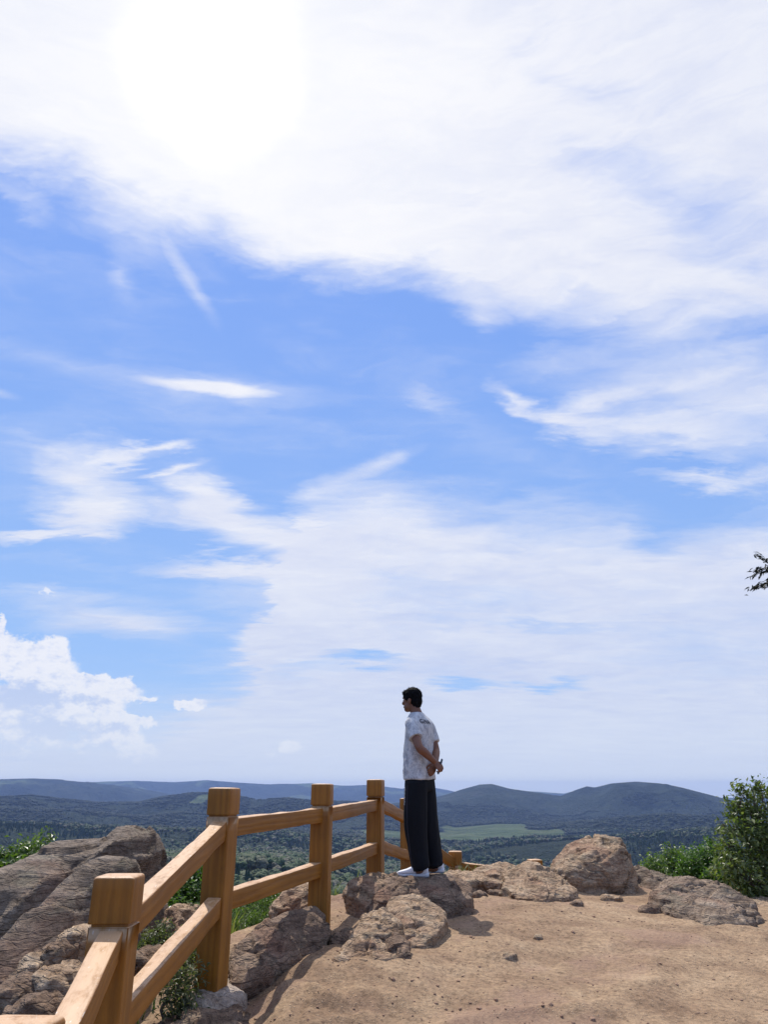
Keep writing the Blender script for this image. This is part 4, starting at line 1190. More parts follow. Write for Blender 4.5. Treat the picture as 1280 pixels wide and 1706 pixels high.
def clump_points(clumps, n, shell=0.55):
    """clumps: (centre, radius) ; leaf centres gathered in small sprays inside each"""
    vol = np.array([r ** 2.4 for _, r in clumps]); cnt = (n * vol / vol.sum()).astype(int) + 1
    C = []; O = []
    for (c, r), m in zip(clumps, cnt):
        ns = max(3, m // 14)
        u = rng.normal(0, 1, (ns, 3)); u /= np.linalg.norm(u, axis=1)[:, None]
        rad_ = r * (shell + (1 - shell) * rng.uniform(0, 1, ns) ** 0.6) * (1 + 0.22 * rng.normal(0, 1, ns))
        sp = np.array(c) + u * rad_[:, None]
        w = rng.integers(0, ns, m)
        sc = 0.055 + 0.10 * r
        C.append(sp[w] + rng.normal(0, sc * 0.55, (m, 3)))
        O.append(u[w])
    return np.concatenate(C), np.concatenate(O)

def limbs(name, base, clumps, r0, seed, parent, trunk_bend=0.15):
    rr = random.Random(seed); bm = bmesh.new()
    top = sum((Vector(c) for c, _ in clumps), Vector()) / len(clumps)
    top.z = max(c[2] for c, _ in clumps) - 0.2
    b = Vector(base)
    tp = [b.lerp(top, t) + Vector((rr.uniform(-1, 1), rr.uniform(-1, 1), 0)) * trunk_bend * (t * (1 - t)) * 2 for t in (0, .25, .5, .75, 1)]
    tube(bm, tp, [r0, r0 * .8, r0 * .6, r0 * .38, r0 * .12], seg=9, n=3)
    for c, r in clumps:
        c = Vector(c)
        t = min(max((c.z - b.z) / max(top.z - b.z, .1) - 0.25, 0.08), 0.85)
        k = t * 4; i = int(k); s = tp[i].lerp(tp[min(i + 1, 4)], k - i)
        mid = s.lerp(c, 0.5) + Vector((rr.uniform(-.1, .1), rr.uniform(-.1, .1), rr.uniform(0, .12))) * (c - s).length
        w = r0 * (0.42 * (1 - t) + 0.08)
        tube(bm, [s, mid, c], [w, w * .6, w * .2], seg=6, n=2)
        for q in range(4):
            e = c + Vector((rr.uniform(-1, 1), rr.uniform(-1, 1), rr.uniform(-.4, 1))) * r * 0.9
            tube(bm, [c.lerp(s, 0.2), (c + e) / 2 + Vector((0, 0, .04)), e], [w * .28, w * .18, w * .05], seg=4, n=2)
    o = link(name, bm_mesh(name, bm, origin=tuple(parent.location)), M_bark, parent)
    return o

def px_clump(px, py, rpx, Y):
    c = at(px, py, Y); depth = (Y * CP + c.z * SP)
    return (tuple(c), rpx / FPX * depth)

def plant(name, label, cat, base, clumps, n, size, mat, r0, seed, aspect=0.5, droop=0.3, group=None, leafname='crown', stemname='trunk', shell=0.55):
    root = tag(empty(name, base), label, cat, group)
    C, O = clump_points(clumps, n, shell)
    me = leaf_mesh(leafname, C - np.array(base), rng.uniform(size * 0.65, size * 1.3, len(C)), droop, aspect, O)
    link(leafname, me, mat, root)
    limbs(stemname, base, clumps, r0, seed, root)
    return root

# leafy tree at the right border
Yt = 9.6
cl = [px_clump(*c) for c in [
    (1268, 1308, 11, Yt), (1256, 1320, 16, Yt), (1236, 1322, 15, Yt), (1228, 1338, 17, Yt - .1), (1250, 1345, 26, Yt), (1222, 1352, 14, Yt), (1275, 1335, 26, Yt + .2), (1218, 1384, 18, Yt - .2),
    (1206, 1380, 10, Yt - .2), (1240, 1380, 34, Yt - .1), (1275, 1385, 38, Yt), (1215, 1412, 24, Yt - .3), (1245, 1425, 38, Yt - .2), (1285, 1430, 45, Yt), (1212, 1442, 26, Yt - .3), (1240, 1465, 34, Yt - .4),
    (1275, 1480, 38, Yt - .2), (1318, 1350, 36, Yt + .3), (1330, 1420, 60, Yt + .3), (1320, 1490, 50, Yt), (1375, 1390, 60, Yt + .6), (1380, 1470, 60, Yt + .4), (1300, 1310, 18, Yt + .2)]]
tb = at(1310, 1560, Yt)
plant('leafy_tree', 'dense dark green leafy tree rising at the right border', 'tree', (tb.x, Yt, gz(tb.x, Yt) - 0.1), cl, 13000, 0.066, M_leaf_tree, 0.09, 5, aspect=0.5)
# shrubs between the big boulder and the tree
SHR = [
    ('low bright green shrub right behind the long low slab', 11.2, [(1095, 1450, 20), (1120, 1440, 24), (1145, 1446, 24), (1110, 1466, 22), (1080, 1456, 14)], M_leaf_fresh, 5200),
    ('mid green shrub behind the top of the layered boulder', 10.6, [(1150, 1452, 22), (1172, 1440, 24), (1190, 1425, 20), (1165, 1466, 24), (1195, 1455, 26)], M_leaf_mid, 6500),
    ('dark shrub filling the gap under the leafy tree beside the last post', 10.2, [(1205, 1470, 26), (1232, 1488, 26), (1250, 1500, 24), (1185, 1478, 20), (1275, 1505, 26)], M_leaf_mid, 6500),
]
for k, (lab, Y, cs, mt, n) in enumerate(SHR):
    c = [px_clump(px, py, r, Y + 0.12 * ((i * 7) % 5 - 2)) for i, (px, py, r) in enumerate(cs)]
    m_ = at(cs[1][0], cs[1][1] + 60, Y)
    plant('shrub', lab, 'shrub', (m_.x, Y, gz(m_.x, Y) - 0.05), c, n, 0.05, mt, 0.03, 20 + k, leafname='foliage', stemname='stem')
# left shrub beyond the slabs
c = [px_clump(px, py, r, Y) for px, py, r, Y in [(-20, 1450, 34, 6.6), (14, 1436, 22, 6.6), (36, 1420, 20, 6.7), (52, 1412, 16, 6.8), (74, 1400, 12, 6.9), (84, 1394, 8, 6.9), (20, 1465, 30, 6.5), (0, 1490, 34, 6.4), (50, 1440, 24, 6.6), (-40, 1490, 40, 6.3), (30, 1500, 34, 6.4), (-30, 1540, 50, 6.3)]]
plant('shrub', 'bright green shrub peeping over the slabs at the left border', 'shrub', (at(0, 1560, 6.6).x, 6.6, gz(at(0, 1560, 6.6).x, 6.6) - 0.05), c, 8500, 0.045, M_leaf_fresh, 0.035, 31, aspect=0.45, leafname='foliage', stemname='stem')
c = [px_clump(px, py, r, Y) for px, py, r, Y in [(312, 1478, 20, 7.0), (330, 1465, 16, 7.0), (292, 1500, 20, 6.8), (322, 1500, 26, 6.9), (300, 1530, 22, 6.6), (340, 1490, 20, 7.0), (270, 1545, 20, 6.4)]]
plant('shrub', 'fresh green shrub seen between the first two posts', 'shrub', (at(312, 1560, 6.8).x, 6.8, gz(at(312, 1560, 6.8).x, 6.8) - 0.05), c, 5600, 0.042, M_leaf_mid, 0.03, 33, leafname='foliage', stemname='stem')
c = [px_clump(px, py, r, Y) for px, py, r, Y in [(252, 1580, 22, 5.2), (270, 1566, 20, 5.3), (245, 1605, 20, 5.0), (285, 1600, 24, 5.2), (300, 1640, 24, 5.0), (318, 1590, 22, 5.4), (295, 1675, 22, 4.9)]]
plant('shrub', 'grey green scrubby bush low between the first two posts', 'shrub', (at(270, 1700, 5.0).x, 5.0, gz(at(270, 1700, 5.0).x, 5.0) - 0.05), c, 4600, 0.034, M_leaf_grey, 0.02, 35, aspect=0.35, leafname='foliage', stemname='stem')
c = [px_clump(px, py, r, Y) for px, py, r, Y in [(400, 1530, 18, 7.6), (420, 1505, 18, 7.8), (440, 1520, 20, 7.6), (455, 1500, 16, 7.8), (415, 1550, 20, 7.3), (440, 1545, 18, 7.3), (480, 1500, 14, 7.8)]]
plant('shrub', 'light green weedy shrub behind the dark boulder between second and third posts', 'shrub', (at(430, 1580, 7.5).x, 7.5, gz(at(430, 1580, 7.5).x, 7.5) - 0.05), c, 5200, 0.036, M_leaf_fresh, 0.02, 37, aspect=0.3, leafname='foliage', stemname='stem')

# grass on the slope beyond the fence and in tufts
def make_grass(n):
    xs = []; 
    for _ in range(n * 6):
        if len(xs) >= n: break
        x = random.uniform(-4.5, 6.5); y = random.uniform(2.5, 13)
        i = int((x + 7) / 18 * (nx - 1)); j = int((y + 3) / 19 * (ny - 1))
        dd = GD[j, i]
        if dd < 0.12: continue
        if -0.75 < x < 1.3 and y < 10.2 and random.random() < 0.93: continue
        if vn[j, i] < random.uniform(-0.5, 0.45): continue
        xs.append((x, y))
    P = np.array([(x, y, gz(x, y)) for x, y in xs]); m = len(P)
    h = rng.uniform(0.08, 0.30, m) ; a = rng.uniform(0, 6.28, m); ln = rng.uniform(0.05, 0.5, m)
    dx_ = np.cos(a); dy_ = np.sin(a)
    wv = 0.0045 + 0.003 * rng.uniform(0, 1, m)
    s = np.stack([-dy_, dx_, np.zeros(m)], -1) * wv[:, None]
    d = np.stack([dx_ * ln, dy_ * ln, np.ones(m)], -1)
    mid = P + d * (h * 0.55)[:, None]; tip = P + np.stack([dx_ * ln * 2.0, dy_ * ln * 2.0, np.ones(m)], -1) * h[:, None]
    V = np.stack([P - s, P + s, mid + s * .8, mid - s * .8, tip], 1).reshape(-1, 3)
    k = np.arange(m)[:, None] * 5
    F = np.concatenate([k + [0, 1, 2], k + [0, 2, 3], k + [3, 2, 4]], 1).reshape(-1, 3)
    me = mesh_np('grass', V, F, smooth=False)
    attr(me, 'lv', np.repeat(np.clip(rng.normal(0.5, 0.3, m), 0, 1), 5))
    tag(link('grass', me, M_grass), 'wild green grass on the slope beyond the fence', 'grass', kind='stuff')
vn = fbm(P2 * 1.3, 3, 0.5, 71)
make_grass(42000)

# tall tree standing outside the right edge; one spray of it reaches into view
tb = Vector((5.75, 7.3, gz(5.75, 7.3)))
root = tag(empty('overhanging_tree', tuple(tb)), 'dark tree whose drooping leafy twig hangs into the sky at right', 'tree')
bm = bmesh.new()
top = Vector((5.9, 7.4, 4.6))
tube(bm, [tb - Vector((0, 0, .1)), tb.lerp(top, .3) + Vector((.1, 0, 0)), tb.lerp(top, .65), top], [.13, .11, .07, .02], seg=10)
t1 = at(1246, 985, 6.9); t2 = at(1262, 925, 7.0); t3 = at(1300, 955, 7.0)
hub = at(1340, 945, 7.1)
tube(bm, [Vector((5.82, 7.35, 1.5)), Vector((5.1, 7.2, 1.95)), hub, t3], [.05, .035, .018, .010], seg=7)
TW = [(t3, at(1283, 968, 7), t1), (t3, at(1285, 945, 7), at(1258, 950, 6.95)), (t3, at(1288, 938, 7), t2), (hub, at(1310, 930, 7.1), at(1290, 912, 7.1)), (t3, at(1280, 975, 7), at(1262, 978, 6.95)),
      (hub, at(1320, 975, 7.1), at(1292, 990, 7.1)), (t3, at(1282, 950, 7), at(1250, 962, 6.95))]
LC = []; LO = []
for a, b, c2 in TW:
    tube(bm, [a, b, c2], [.007, .004, .002], seg=5)
    for q in range(60):
        t = rng.uniform(0.15, 1.0)
        p = (a.lerp(b, t * 2) if t < .5 else b.lerp(c2, t * 2 - 1))
        dd = (c2 - b).normalized()
        LC.append(p + Vector(rng.normal(0, 0.014, 3)) + dd * 0.02); LO.append(dd * 1.6)
cl2 = []
for q in range(26):
    z = random.uniform(1.2, 4.9); a = random.uniform(0, 6.28); rr_ = random.uniform(0.2, 1.1)
    cx = 6.15 + math.cos(a) * rr_ * 0.9; cy = 7.5 + math.sin(a) * rr_
    e = Vector((cx, cy, z))
    s = tb.lerp(top, min(max((z - tb.z - .5) / (top.z - tb.z), 0.15), 0.95))
    tube(bm, [s, s.lerp(e, .5) + Vector((0, 0, .1)), e], [.03, .018, .006], seg=6)
    cl2.append((tuple(e), 0.38))
link('trunk', bm_mesh('trunk', bm, origin=tuple(tb)), M_bark, root)
C, O = clump_points(cl2, 9000, 0.3)
C = np.concatenate([C, np.array([tuple(v) for v in LC])]); O = np.concatenate([O, np.array([tuple(v) for v in LO])])
me = leaf_mesh('crown', C - np.array(tb), np.concatenate([rng.uniform(.05, .08, len(C) - len(LC)), rng.uniform(.045, .075, len(LC))]), 0.45, 0.32, O)
M_leaf_black = make_leaf_mat('dark_hanging_leaves', (0.010, 0.016, 0.010), (0.022, 0.032, 0.016), 0.08, 0.5)
link('crown', me, M_leaf_black, root)

# ------------------------------------------------------------------ the man on the rocks
Fv = Vector((-0.8, 0.6, 0)); Lv = Vector((-0.6, -0.8, 0)); Bv = -Fv; UP = Vector((0, 0, 1))
MB = at(706, 1457.5, 7.73)
man = tag(empty('person', tuple(MB)), 'man in mottled white tee and black trousers looking out, hands clasped behind his back', 'person')

def ell(bm, c, r, ax=None, sub=3):
    """ellipsoid: centre, radii along axes ax (forward, side, up)"""
    A = ax or (Fv, Lv, UP)
    M = Matrix(((A[0].x * r[0], A[1].x * r[1], A[2].x * r[2], c[0]), (A[0].y * r[0], A[1].y * r[1], A[2].y * r[2], c[1]),
                (A[0].z * r[0], A[1].z * r[1], A[2].z * r[2], c[2]), (0, 0, 0, 1)))
    bmesh.ops.create_icosphere(bm, subdivisions=sub, radius=1.0, matrix=M)

def oval_loft(bm, secs, seg=28, power=2.3):
    rings = []
    for (z, cx, cy, a, b) in secs:
        ring = []
        for k in range(seg):
            t = 2 * math.pi * k / seg
            c, s = math.cos(t), math.sin(t)
            ce = math.copysign(abs(c) ** (2 / power), c); se = math.copysign(abs(s) ** (2 / power), s)
            ring.append(Vector((cx, cy, z)) + Lv * (a * ce) + Fv * (b * se))
        rings.append(ring)
    loft(bm, rings)

def fused(name, bm, voxel, smooth=3, fac=0.5):
    me0 = bm_mesh(name, bm)
    me = evaluated(me0, [('REMESH', dict(mode='VOXEL', voxel_size=voxel)), ('SMOOTH', dict(factor=fac, iterations=smooth))])
    bpy.data.meshes.remove(me0)
    for p in me.polygons: p.use_smooth = True
    me.name = name
    me.materials.clear()
    return me

# materials
def cloth(name, base, rough=0.85, sc=220, dist=0.0006):
    m, T, bs, out = material(name)
    oc = T.n('ShaderNodeTexCoord').outputs['Object']
    bs.inputs['Base Color'].default_value = (*base, 1)
    bs.inputs['Roughness'].default_value = rough; bs.inputs['Specular IOR Level'].default_value = 0.25
    T.inp(bs.inputs['Normal'], bump(T, T.noise(oc, sc, 2), 0.3, dist))
    return m, T, bs, oc
M_shirt, T, bs, oc = cloth('mottled_cotton', (0.6, 0.6, 0.6))
q1 = T.noise(T.mapping(oc, scale=(1, 1, 0.6), rot=(0.3, 0.5, 0)), 19, 6, 0.66, 0.6)
q2 = T.noise(oc, 60, 4, 0.6, 0.5)
T.inp(bs.inputs['Base Color'], T.ramp(T.m('ADD', T.m('MULTIPLY', q1, 0.65), T.m('MULTIPLY', q2, 0.35)), [(0.34, (0.23, 0.23, 0.255)), (0.45, (0.42, 0.42, 0.44)), (0.54, (0.60, 0.595, 0.59)), (0.66, (0.70, 0.695, 0.69))]))
M_trouser, _, _, _ = cloth('black_track_cloth', (0.005, 0.006, 0.009), 0.85)
M_skin = plain('tanned_skin', (0.21, 0.092, 0.052), 0.5, 0.4, 0.12, 30)
M_hair = plain('black_hair', (0.006, 0.005, 0.006), 0.75, 0.12)
M_shoe = plain('white_knit', (0.80, 0.78, 0.79), 0.7, 0.4, 0.06, 90)
M_sole = plain('grey_white_rubber', (0.62, 0.63, 0.66), 0.55, 0.4)
M_tread = plain('grey_tread', (0.16, 0.17, 0.19), 0.7, 0.3)
M_print = plain('black_print', (0.02, 0.022, 0.035), 0.7, 0.3)
M_mark = plain('pale_print', (0.42, 0.43, 0.46), 0.6, 0.3)
M_pipe = plain('grey_piping', (0.055, 0.05, 0.065), 0.7, 0.3)
M_phone = plain('dark_blue_phone_glass', (0.015, 0.030, 0.055), 0.15, 0.6)
M_eye = plain('dark_eye', (0.02, 0.014, 0.012), 0.2, 0.6)
M_lip = plain('lip', (0.24, 0.085, 0.07), 0.5, 0.4)

def place(me, name, mat, parent=man):
    return link(name, me, mat, parent)

# body: one continuous surface
bm = bmesh.new()
HF = Vector((-0.86, 0.51, 0)).normalized(); HL = UP.cross(HF); HU = UP
HC = Vector((-0.088, 0.02, 1.610))
def hp(f, l, u): return HC + HF * f + HL * l + HU * u
HA = (HF, HL, HU)
ell(bm, hp(-0.006, 0, 0.022), (0.094, 0.074, 0.088), HA)
ell(bm, hp(0.030, 0, -0.040), (0.058, 0.055, 0.078), HA)
ell(bm, hp(0.052, 0, -0.090), (0.034, 0.034, 0.028), HA)
for s in (-1, 1):
    ell(bm, hp(0.025, 0.040 * s, -0.062), (0.040, 0.020, 0.040), HA)
    ell(bm, hp(0.062, 0.035 * s, -0.022), (0.022, 0.022, 0.022), HA, 2)
    ell(bm, hp(-0.010, 0.076 * s, -0.020), (0.019, 0.008, 0.032), HA, 2)
    ell(bm, hp(-0.016, 0.082 * s, -0.012), (0.014, 0.007, 0.022), HA, 2)
tube(bm, [hp(0.082, 0, 0.012), hp(0.094, 0, -0.010), hp(0.104, 0, -0.030), hp(0.090, 0, -0.042)], [0.008, 0.010, 0.013, 0.010], seg=10, n=3)
ell(bm, hp(0.082, 0, 0.020), (0.014, 0.048, 0.012), HA, 2)
ell(bm, hp(0.083, 0, -0.063), (0.012, 0.022, 0.007), HA, 2)
ell(bm, hp(0.081, 0, -0.075), (0.011, 0.019, 0.007), HA, 2)
tube(bm, [(-0.035, 0.005, 1.42), (-0.045, 0.008, 1.48), (-0.070, 0.014, 1.55), (-0.085, 0.02, 1.60)], [0.075, 0.058, 0.054, 0.05], seg=18, n=4)
oval_loft(bm, [(0.80, -0.02, 0, .155, .10), (0.95, -0.024, 0, .160, .105), (1.1, -0.026, 0, .150, .098), (1.25, -0.018, 0, .165, .100), (1.36, -0.012, 0, .165, .090), (1.41, -0.018, 0, .12, .07), (1.44, -0.03, 0, .07, .055)])
SHL = Vector((-0.106, -0.136, 1.360)); ELL = Vector((-0.030, -0.262, 1.130)); WRL = Vector((0.118, -0.172, 1.003))
SHR_ = Vector((0.086, 0.128, 1.352)); ELR = Vector((0.148, 0.085, 1.125)); WRR = Vector((0.130, -0.085, 0.985))
for a, e, w in ((SHL, ELL, WRL), (SHR_, ELR, WRR)):
    m1 = a.lerp(e, 0.5); m2 = e.lerp(w, 0.35)
    tube(bm, [a, m1, e, m2, w], [0.052, 0.046, 0.0405, 0.041, 0.0265], seg=16, n=5)
for hip, knee, ank in (((-.06, -.075, .86), (-.065, -.085, .47), (-.045, -.085, .09)), ((.02, .07, .86), (.055, .08, .47), (.105, .09, .09))):
    tube(bm, [hip, knee, ank], [0.080, 0.055, 0.038], seg=14, n=5)
    ell(bm, Vector(ank) + Vector((-0.03, 0.0, -0.045)), (0.085, 0.03, 0.03))

def hand(bm, wrist, d, nrm, curl, spread=1.0, thumb=1, fl=1.0):
    """palm and five fingers; d points to the knuckles, nrm out of the back of the hand"""
    d = d.normalized(); nrm = (nrm - d * nrm.dot(d)).normalized(); s = d.cross(nrm)
    tube(bm, [wrist - d * 0.012, wrist + d * 0.02, wrist + d * 0.055, wrist + d * 0.084], [0.024, 0.030, 0.0385, 0.036], seg=16, n=3, up=tuple(s), flat=[0.75, 0.55, 0.38, 0.30])
    for k, (off, ln) in enumerate(((-0.029, 0.072), (-0.0095, 0.080), (0.0105, 0.075), (0.0300, 0.060))):
        p = wrist + d * (0.080 - 0.004 * abs(k - 1)) + s * off
        dirv_ = d.copy(); pts = [p - d * 0.02, p]; c = curl[k]
        for seg_l, cf in ((0.45, 0.9), (0.30, 1.15), (0.25, 0.9)):
            q = Matrix.Rotation(-c * cf, 3, s)
            dirv_ = q @ dirv_
            if dirv_.dot(d) < -1: pass
            pts.append(pts[-1] + dirv_ * ln * seg_l * fl)
        tube(bm, pts, [0.0095, 0.0094, 0.0086, 0.0080, 0.0066], seg=10, n=3)
    b = wrist + d * 0.025 - s * 0.026 * thumb - nrm * 0.004
    t1_ = (d * 0.75 - s * 0.65 * thumb - nrm * 0.35).normalized(); t2_ = (d * 0.95 - s * 0.15 * thumb - nrm * 0.5).normalized()
    tube(bm, [b, b + t1_ * 0.032, b + t1_ * 0.032 + t2_ * 0.03, b + t1_ * 0.032 + t2_ * 0.052], [0.014, 0.0115, 0.0100, 0.0075], seg=10, n=3)

hand(bm, WRL, Vector((0.62, 0.05, -0.62)), Vector((0.35, -0.85, 0.35)), (0.75, 0.8, 0.85, 0.9), thumb=1)
hand(bm, WRR, Vector((-0.42, -0.48, -0.72)), Vector((0.55, -0.75, 0.15)), (0.65, 0.7, 0.75, 0.8), thumb=-1)
me = fused('body', bm, 0.0045, 2)
place(me, 'body', M_skin)
for s in (-1, 1):
    b2 = bmesh.new(); ell(b2, hp(0.0775, 0.031 * s, -0.004), (0.009, 0.011, 0.0065), HA, 2); place(bm_mesh('eye', b2), 'eye', M_eye)
b2 = bmesh.new(); ell(b2, hp(0.0905, 0, -0.069), (0.005, 0.019, 0.0055), HA, 2); place(bm_mesh('mouth', b2), 'mouth', M_lip)

# hair: short at the sides, fuller on top
bm = bmesh.new()
ell(bm, hp(-0.012, 0, 0.040), (0.097, 0.082, 0.083), HA)
ell(bm, hp(-0.050, 0, -0.012), (0.057, 0.068, 0.066), HA)
ell(bm, hp(-0.056, 0, -0.052), (0.040, 0.050, 0.036), HA)
ell(bm, hp(0.046, 0, 0.066), (0.050, 0.058, 0.036), HA)
for s in (-1, 1):
    ell(bm, hp(0.022, 0.066 * s, 0.018), (0.022, 0.012, 0.030), HA, 2)
me = fused('hair', bm, 0.0045, 1)
V = read(me).astype(float); N = normals(me)
V += N * (0.0045 * ridged(V * np.array([70, 70, 28]), 3, 0.6, 3) - 0.0015)[:, None]
me.vertices.foreach_set('co', V.astype(np.float32).ravel()); me.update()
# tufts
C_ = []
b2 = bmesh.new(); b2.from_mesh(me)
sel = [f for f in b2.faces if f.normal.z > -0.35]
for f in random.sample(sel, 900):
    p = f.calc_center_median(); n_ = f.normal
    t = (n_ * 0.55 + HF * random.uniform(-0.1, 0.6) + UP * random.uniform(-0.5, 0.25) + Vector(rng.normal(0, .25, 3))).normalized()
    sd_ = t.cross(n_).normalized() * 0.0022
    ln = random.uniform(0.008, 0.020)
    v = [b2.verts.new(p - sd_), b2.verts.new(p + sd_), b2.verts.new(p + t * ln)]
    b2.faces.new(v)
b2.to_mesh(me); b2.free(); me.update()
place(me, 'hair', M_hair)

# shirt
bm = bmesh.new()
oval_loft(bm, [(.842, -.022, 0, .188, .130), (.86, -.022, 0, .190, .131), (.95, -.025, 0, .185, .127), (1.05, -.028, 0, .180, .122), (1.15, -.026, 0, .182, .120), (1.25, -.018, 0, .186, .119), (1.33, -.014, 0, .186, .114),
               (1.39, -.016, 0, .178, .104), (1.43, -.026, 0, .148, .088), (1.465, -.038, .004, .098, .072), (1.486, -.044, .006, .068, .062)])
SLv = (ELL - SHL).normalized(); 
tube(bm, [SHL + Vector((0.03, 0.045, 0.01)), SHL, SHL + SLv * 0.08, SHL + SLv * 0.165], [0.060, 0.062, 0.069, 0.072], seg=20, n=5)
SRv = (ELR - SHR_).normalized()
tube(bm, [SHR_ + Vector((-0.03, -0.045, 0.01)), SHR_, SHR_ + SRv * 0.08, SHR_ + SRv * 0.16], [0.056, 0.058, 0.062, 0.063], seg=20, n=5)
me = fused('shirt', bm, 0.008, 3)
V = read(me).astype(float); N = normals(me)
fold = fbm(V * np.array([7, 7, 3.2]) + 3, 3, 0.5, 61); fold2 = ridged(np.stack([V[:, 0] * 9 + V[:, 2] * 7, V[:, 1] * 9, V[:, 2] * 5 - V[:, 0] * 4], -1), 3, 0.5, 64)
low = np.clip((1.36 - V[:, 2]) / 0.3, 0, 1)
V += N * (0.008 * fold + 0.0055 * (fold2 - 0.4) * low)[:, None]
me.vertices.foreach_set('co', V.astype(np.float32).ravel()); me.update()
shirt = place(me, 'shirt', M_shirt)
b2 = bmesh.new(); b2.from_mesh(me); TREE = BVHTree.FromBMesh(b2); b2.free()
cv = bpy.data.curves.new('lettering', 'FONT'); cv.body = 'GINA'; cv.size = 0.058; cv.align_x = 'CENTER'; cv.align_y = 'CENTER'; cv.space_character = 1.15
cv.offset = 0.0016
cv.resolution_u = 3
to = bpy.data.objects.new('w', cv); COL.objects.link(to)
dg = bpy.context.evaluated_depsgraph_get(); dg.update()
tm = bpy.data.meshes.new_from_object(to.evaluated_get(dg), depsgraph=dg); bpy.data.objects.remove(to)
b2 = bmesh.new(); b2.from_mesh(tm)
bmesh.ops.triangulate(b2, faces=b2.faces); bmesh.ops.subdivide_edges(b2, edges=b2.edges, cuts=2)
for v in b2.verts:
    u, w = v.co.x - 0.045, v.co.y + 1.385
    o_ = -Lv * u + Bv * 0.6 + UP * w + Vector((-0.01, 0, 0))
    hit = TREE.ray_cast(o_, -Bv)
    v.co = (hit[0] + Bv * 0.0022) if hit[0] else o_ - Bv * 0.5
tm2 = bpy.data.meshes.new('lettering'); b2.to_mesh(tm2); b2.free()
link('lettering', tm2, M_print, shirt)

# trousers
bm = bmesh.new()
oval_loft(bm, [(.74, -.020, 0, .172, .118), (.80, -.020, 0, .172, .120), (.87, -.022, 0, .172, .118), (.93, -.022, 0, .165, .112)], power=2.4)
for pts, rad_ in ((((-.062, -.075, .82), (-.068, -.083, .62), (-.066, -.087, .42), (-.048, -.088, .20), (-.034, -.088, .078), (-.028, -.088, .054)), (.112, .111, .105, .094, .086, .080)),
                  (((.022, .070, .82), (.036, .072, .62), (.058, .076, .42), (.090, .084, .20), (.116, .090, .088), (.122, .090, .064)), (.110, .111, .105, .094, .086, .079))):
    tube(bm, pts, rad_, seg=20, n=5)
me = fused('trousers', bm, 0.009, 4)
V = read(me).astype(float); N = normals(me)
dn = np.clip((0.75 - V[:, 2]) / 0.4, 0, 1)
V += N * (0.008 * fbm(V * np.array([10, 10, 2.2]) + 1, 3, 0.5, 81) * (0.4 + dn) + 0.006 * dn * (ridged(np.stack([V[:, 0] * 6, V[:, 1] * 6, V[:, 2] * 9], -1), 2, 0.5, 83) - 0.3) * np.clip((0.25 - V[:, 2]) / 0.15, 0, 1))[:, None]
me.vertices.foreach_set('co', V.astype(np.float32).ravel()); me.update()
trs = place(me, 'trousers', M_trouser)
b2 = bmesh.new(); b2.from_mesh(me); TT = BVHTree.FromBMesh(b2); b2.free()
def side_point(z, f):
    """point on the outer side of the left leg at height z, f metres forward"""
    cx = np.interp(z, [0.04, 0.2, 0.42, 0.62, 0.82], [-.04, -.055, -.066, -.068, -.062])
    o_ = Vector((cx, -0.085, z)) + Fv * f + Lv * 0.5
    h_ = TT.ray_cast(o_, -Lv)
    return (h_[0] + Lv * 0.0008) if h_[0] else o_ - Lv * 0.4
bm = bmesh.new()
tube(bm, [side_point(z, 0.026) for z in np.linspace(0.83, 0.08, 16)], [0.0026] * 16, seg=6, n=2)
link('side_piping', bm_mesh('side_piping', bm), M_pipe, trs)
bm = bmesh.new()
zc = 0.775
for k in range(9):
    ln = 0.015 if k % 3 else 0.010
    p = [side_point(zc - ln * t, 0.060) for t in (0, 1)]
    q = [side_point(zc - ln * t, 0.072) for t in (0, 1)]
    q2 = [side_point(zc - ln * t, 0.066) for t in (0.0, 1)]
    for a, b in ((p[0], p[1]), (q[0], q[1])) if k % 2 else ((p[0], q[0]), (q[0], q[1]), (p[1], q[1])):
        tube(bm, [a, b], [0.0022, 0.0022], seg=5, n=1)
    zc -= ln + 0.005
link('leg_lettering', bm_mesh('leg_lettering', bm), M_mark, trs)

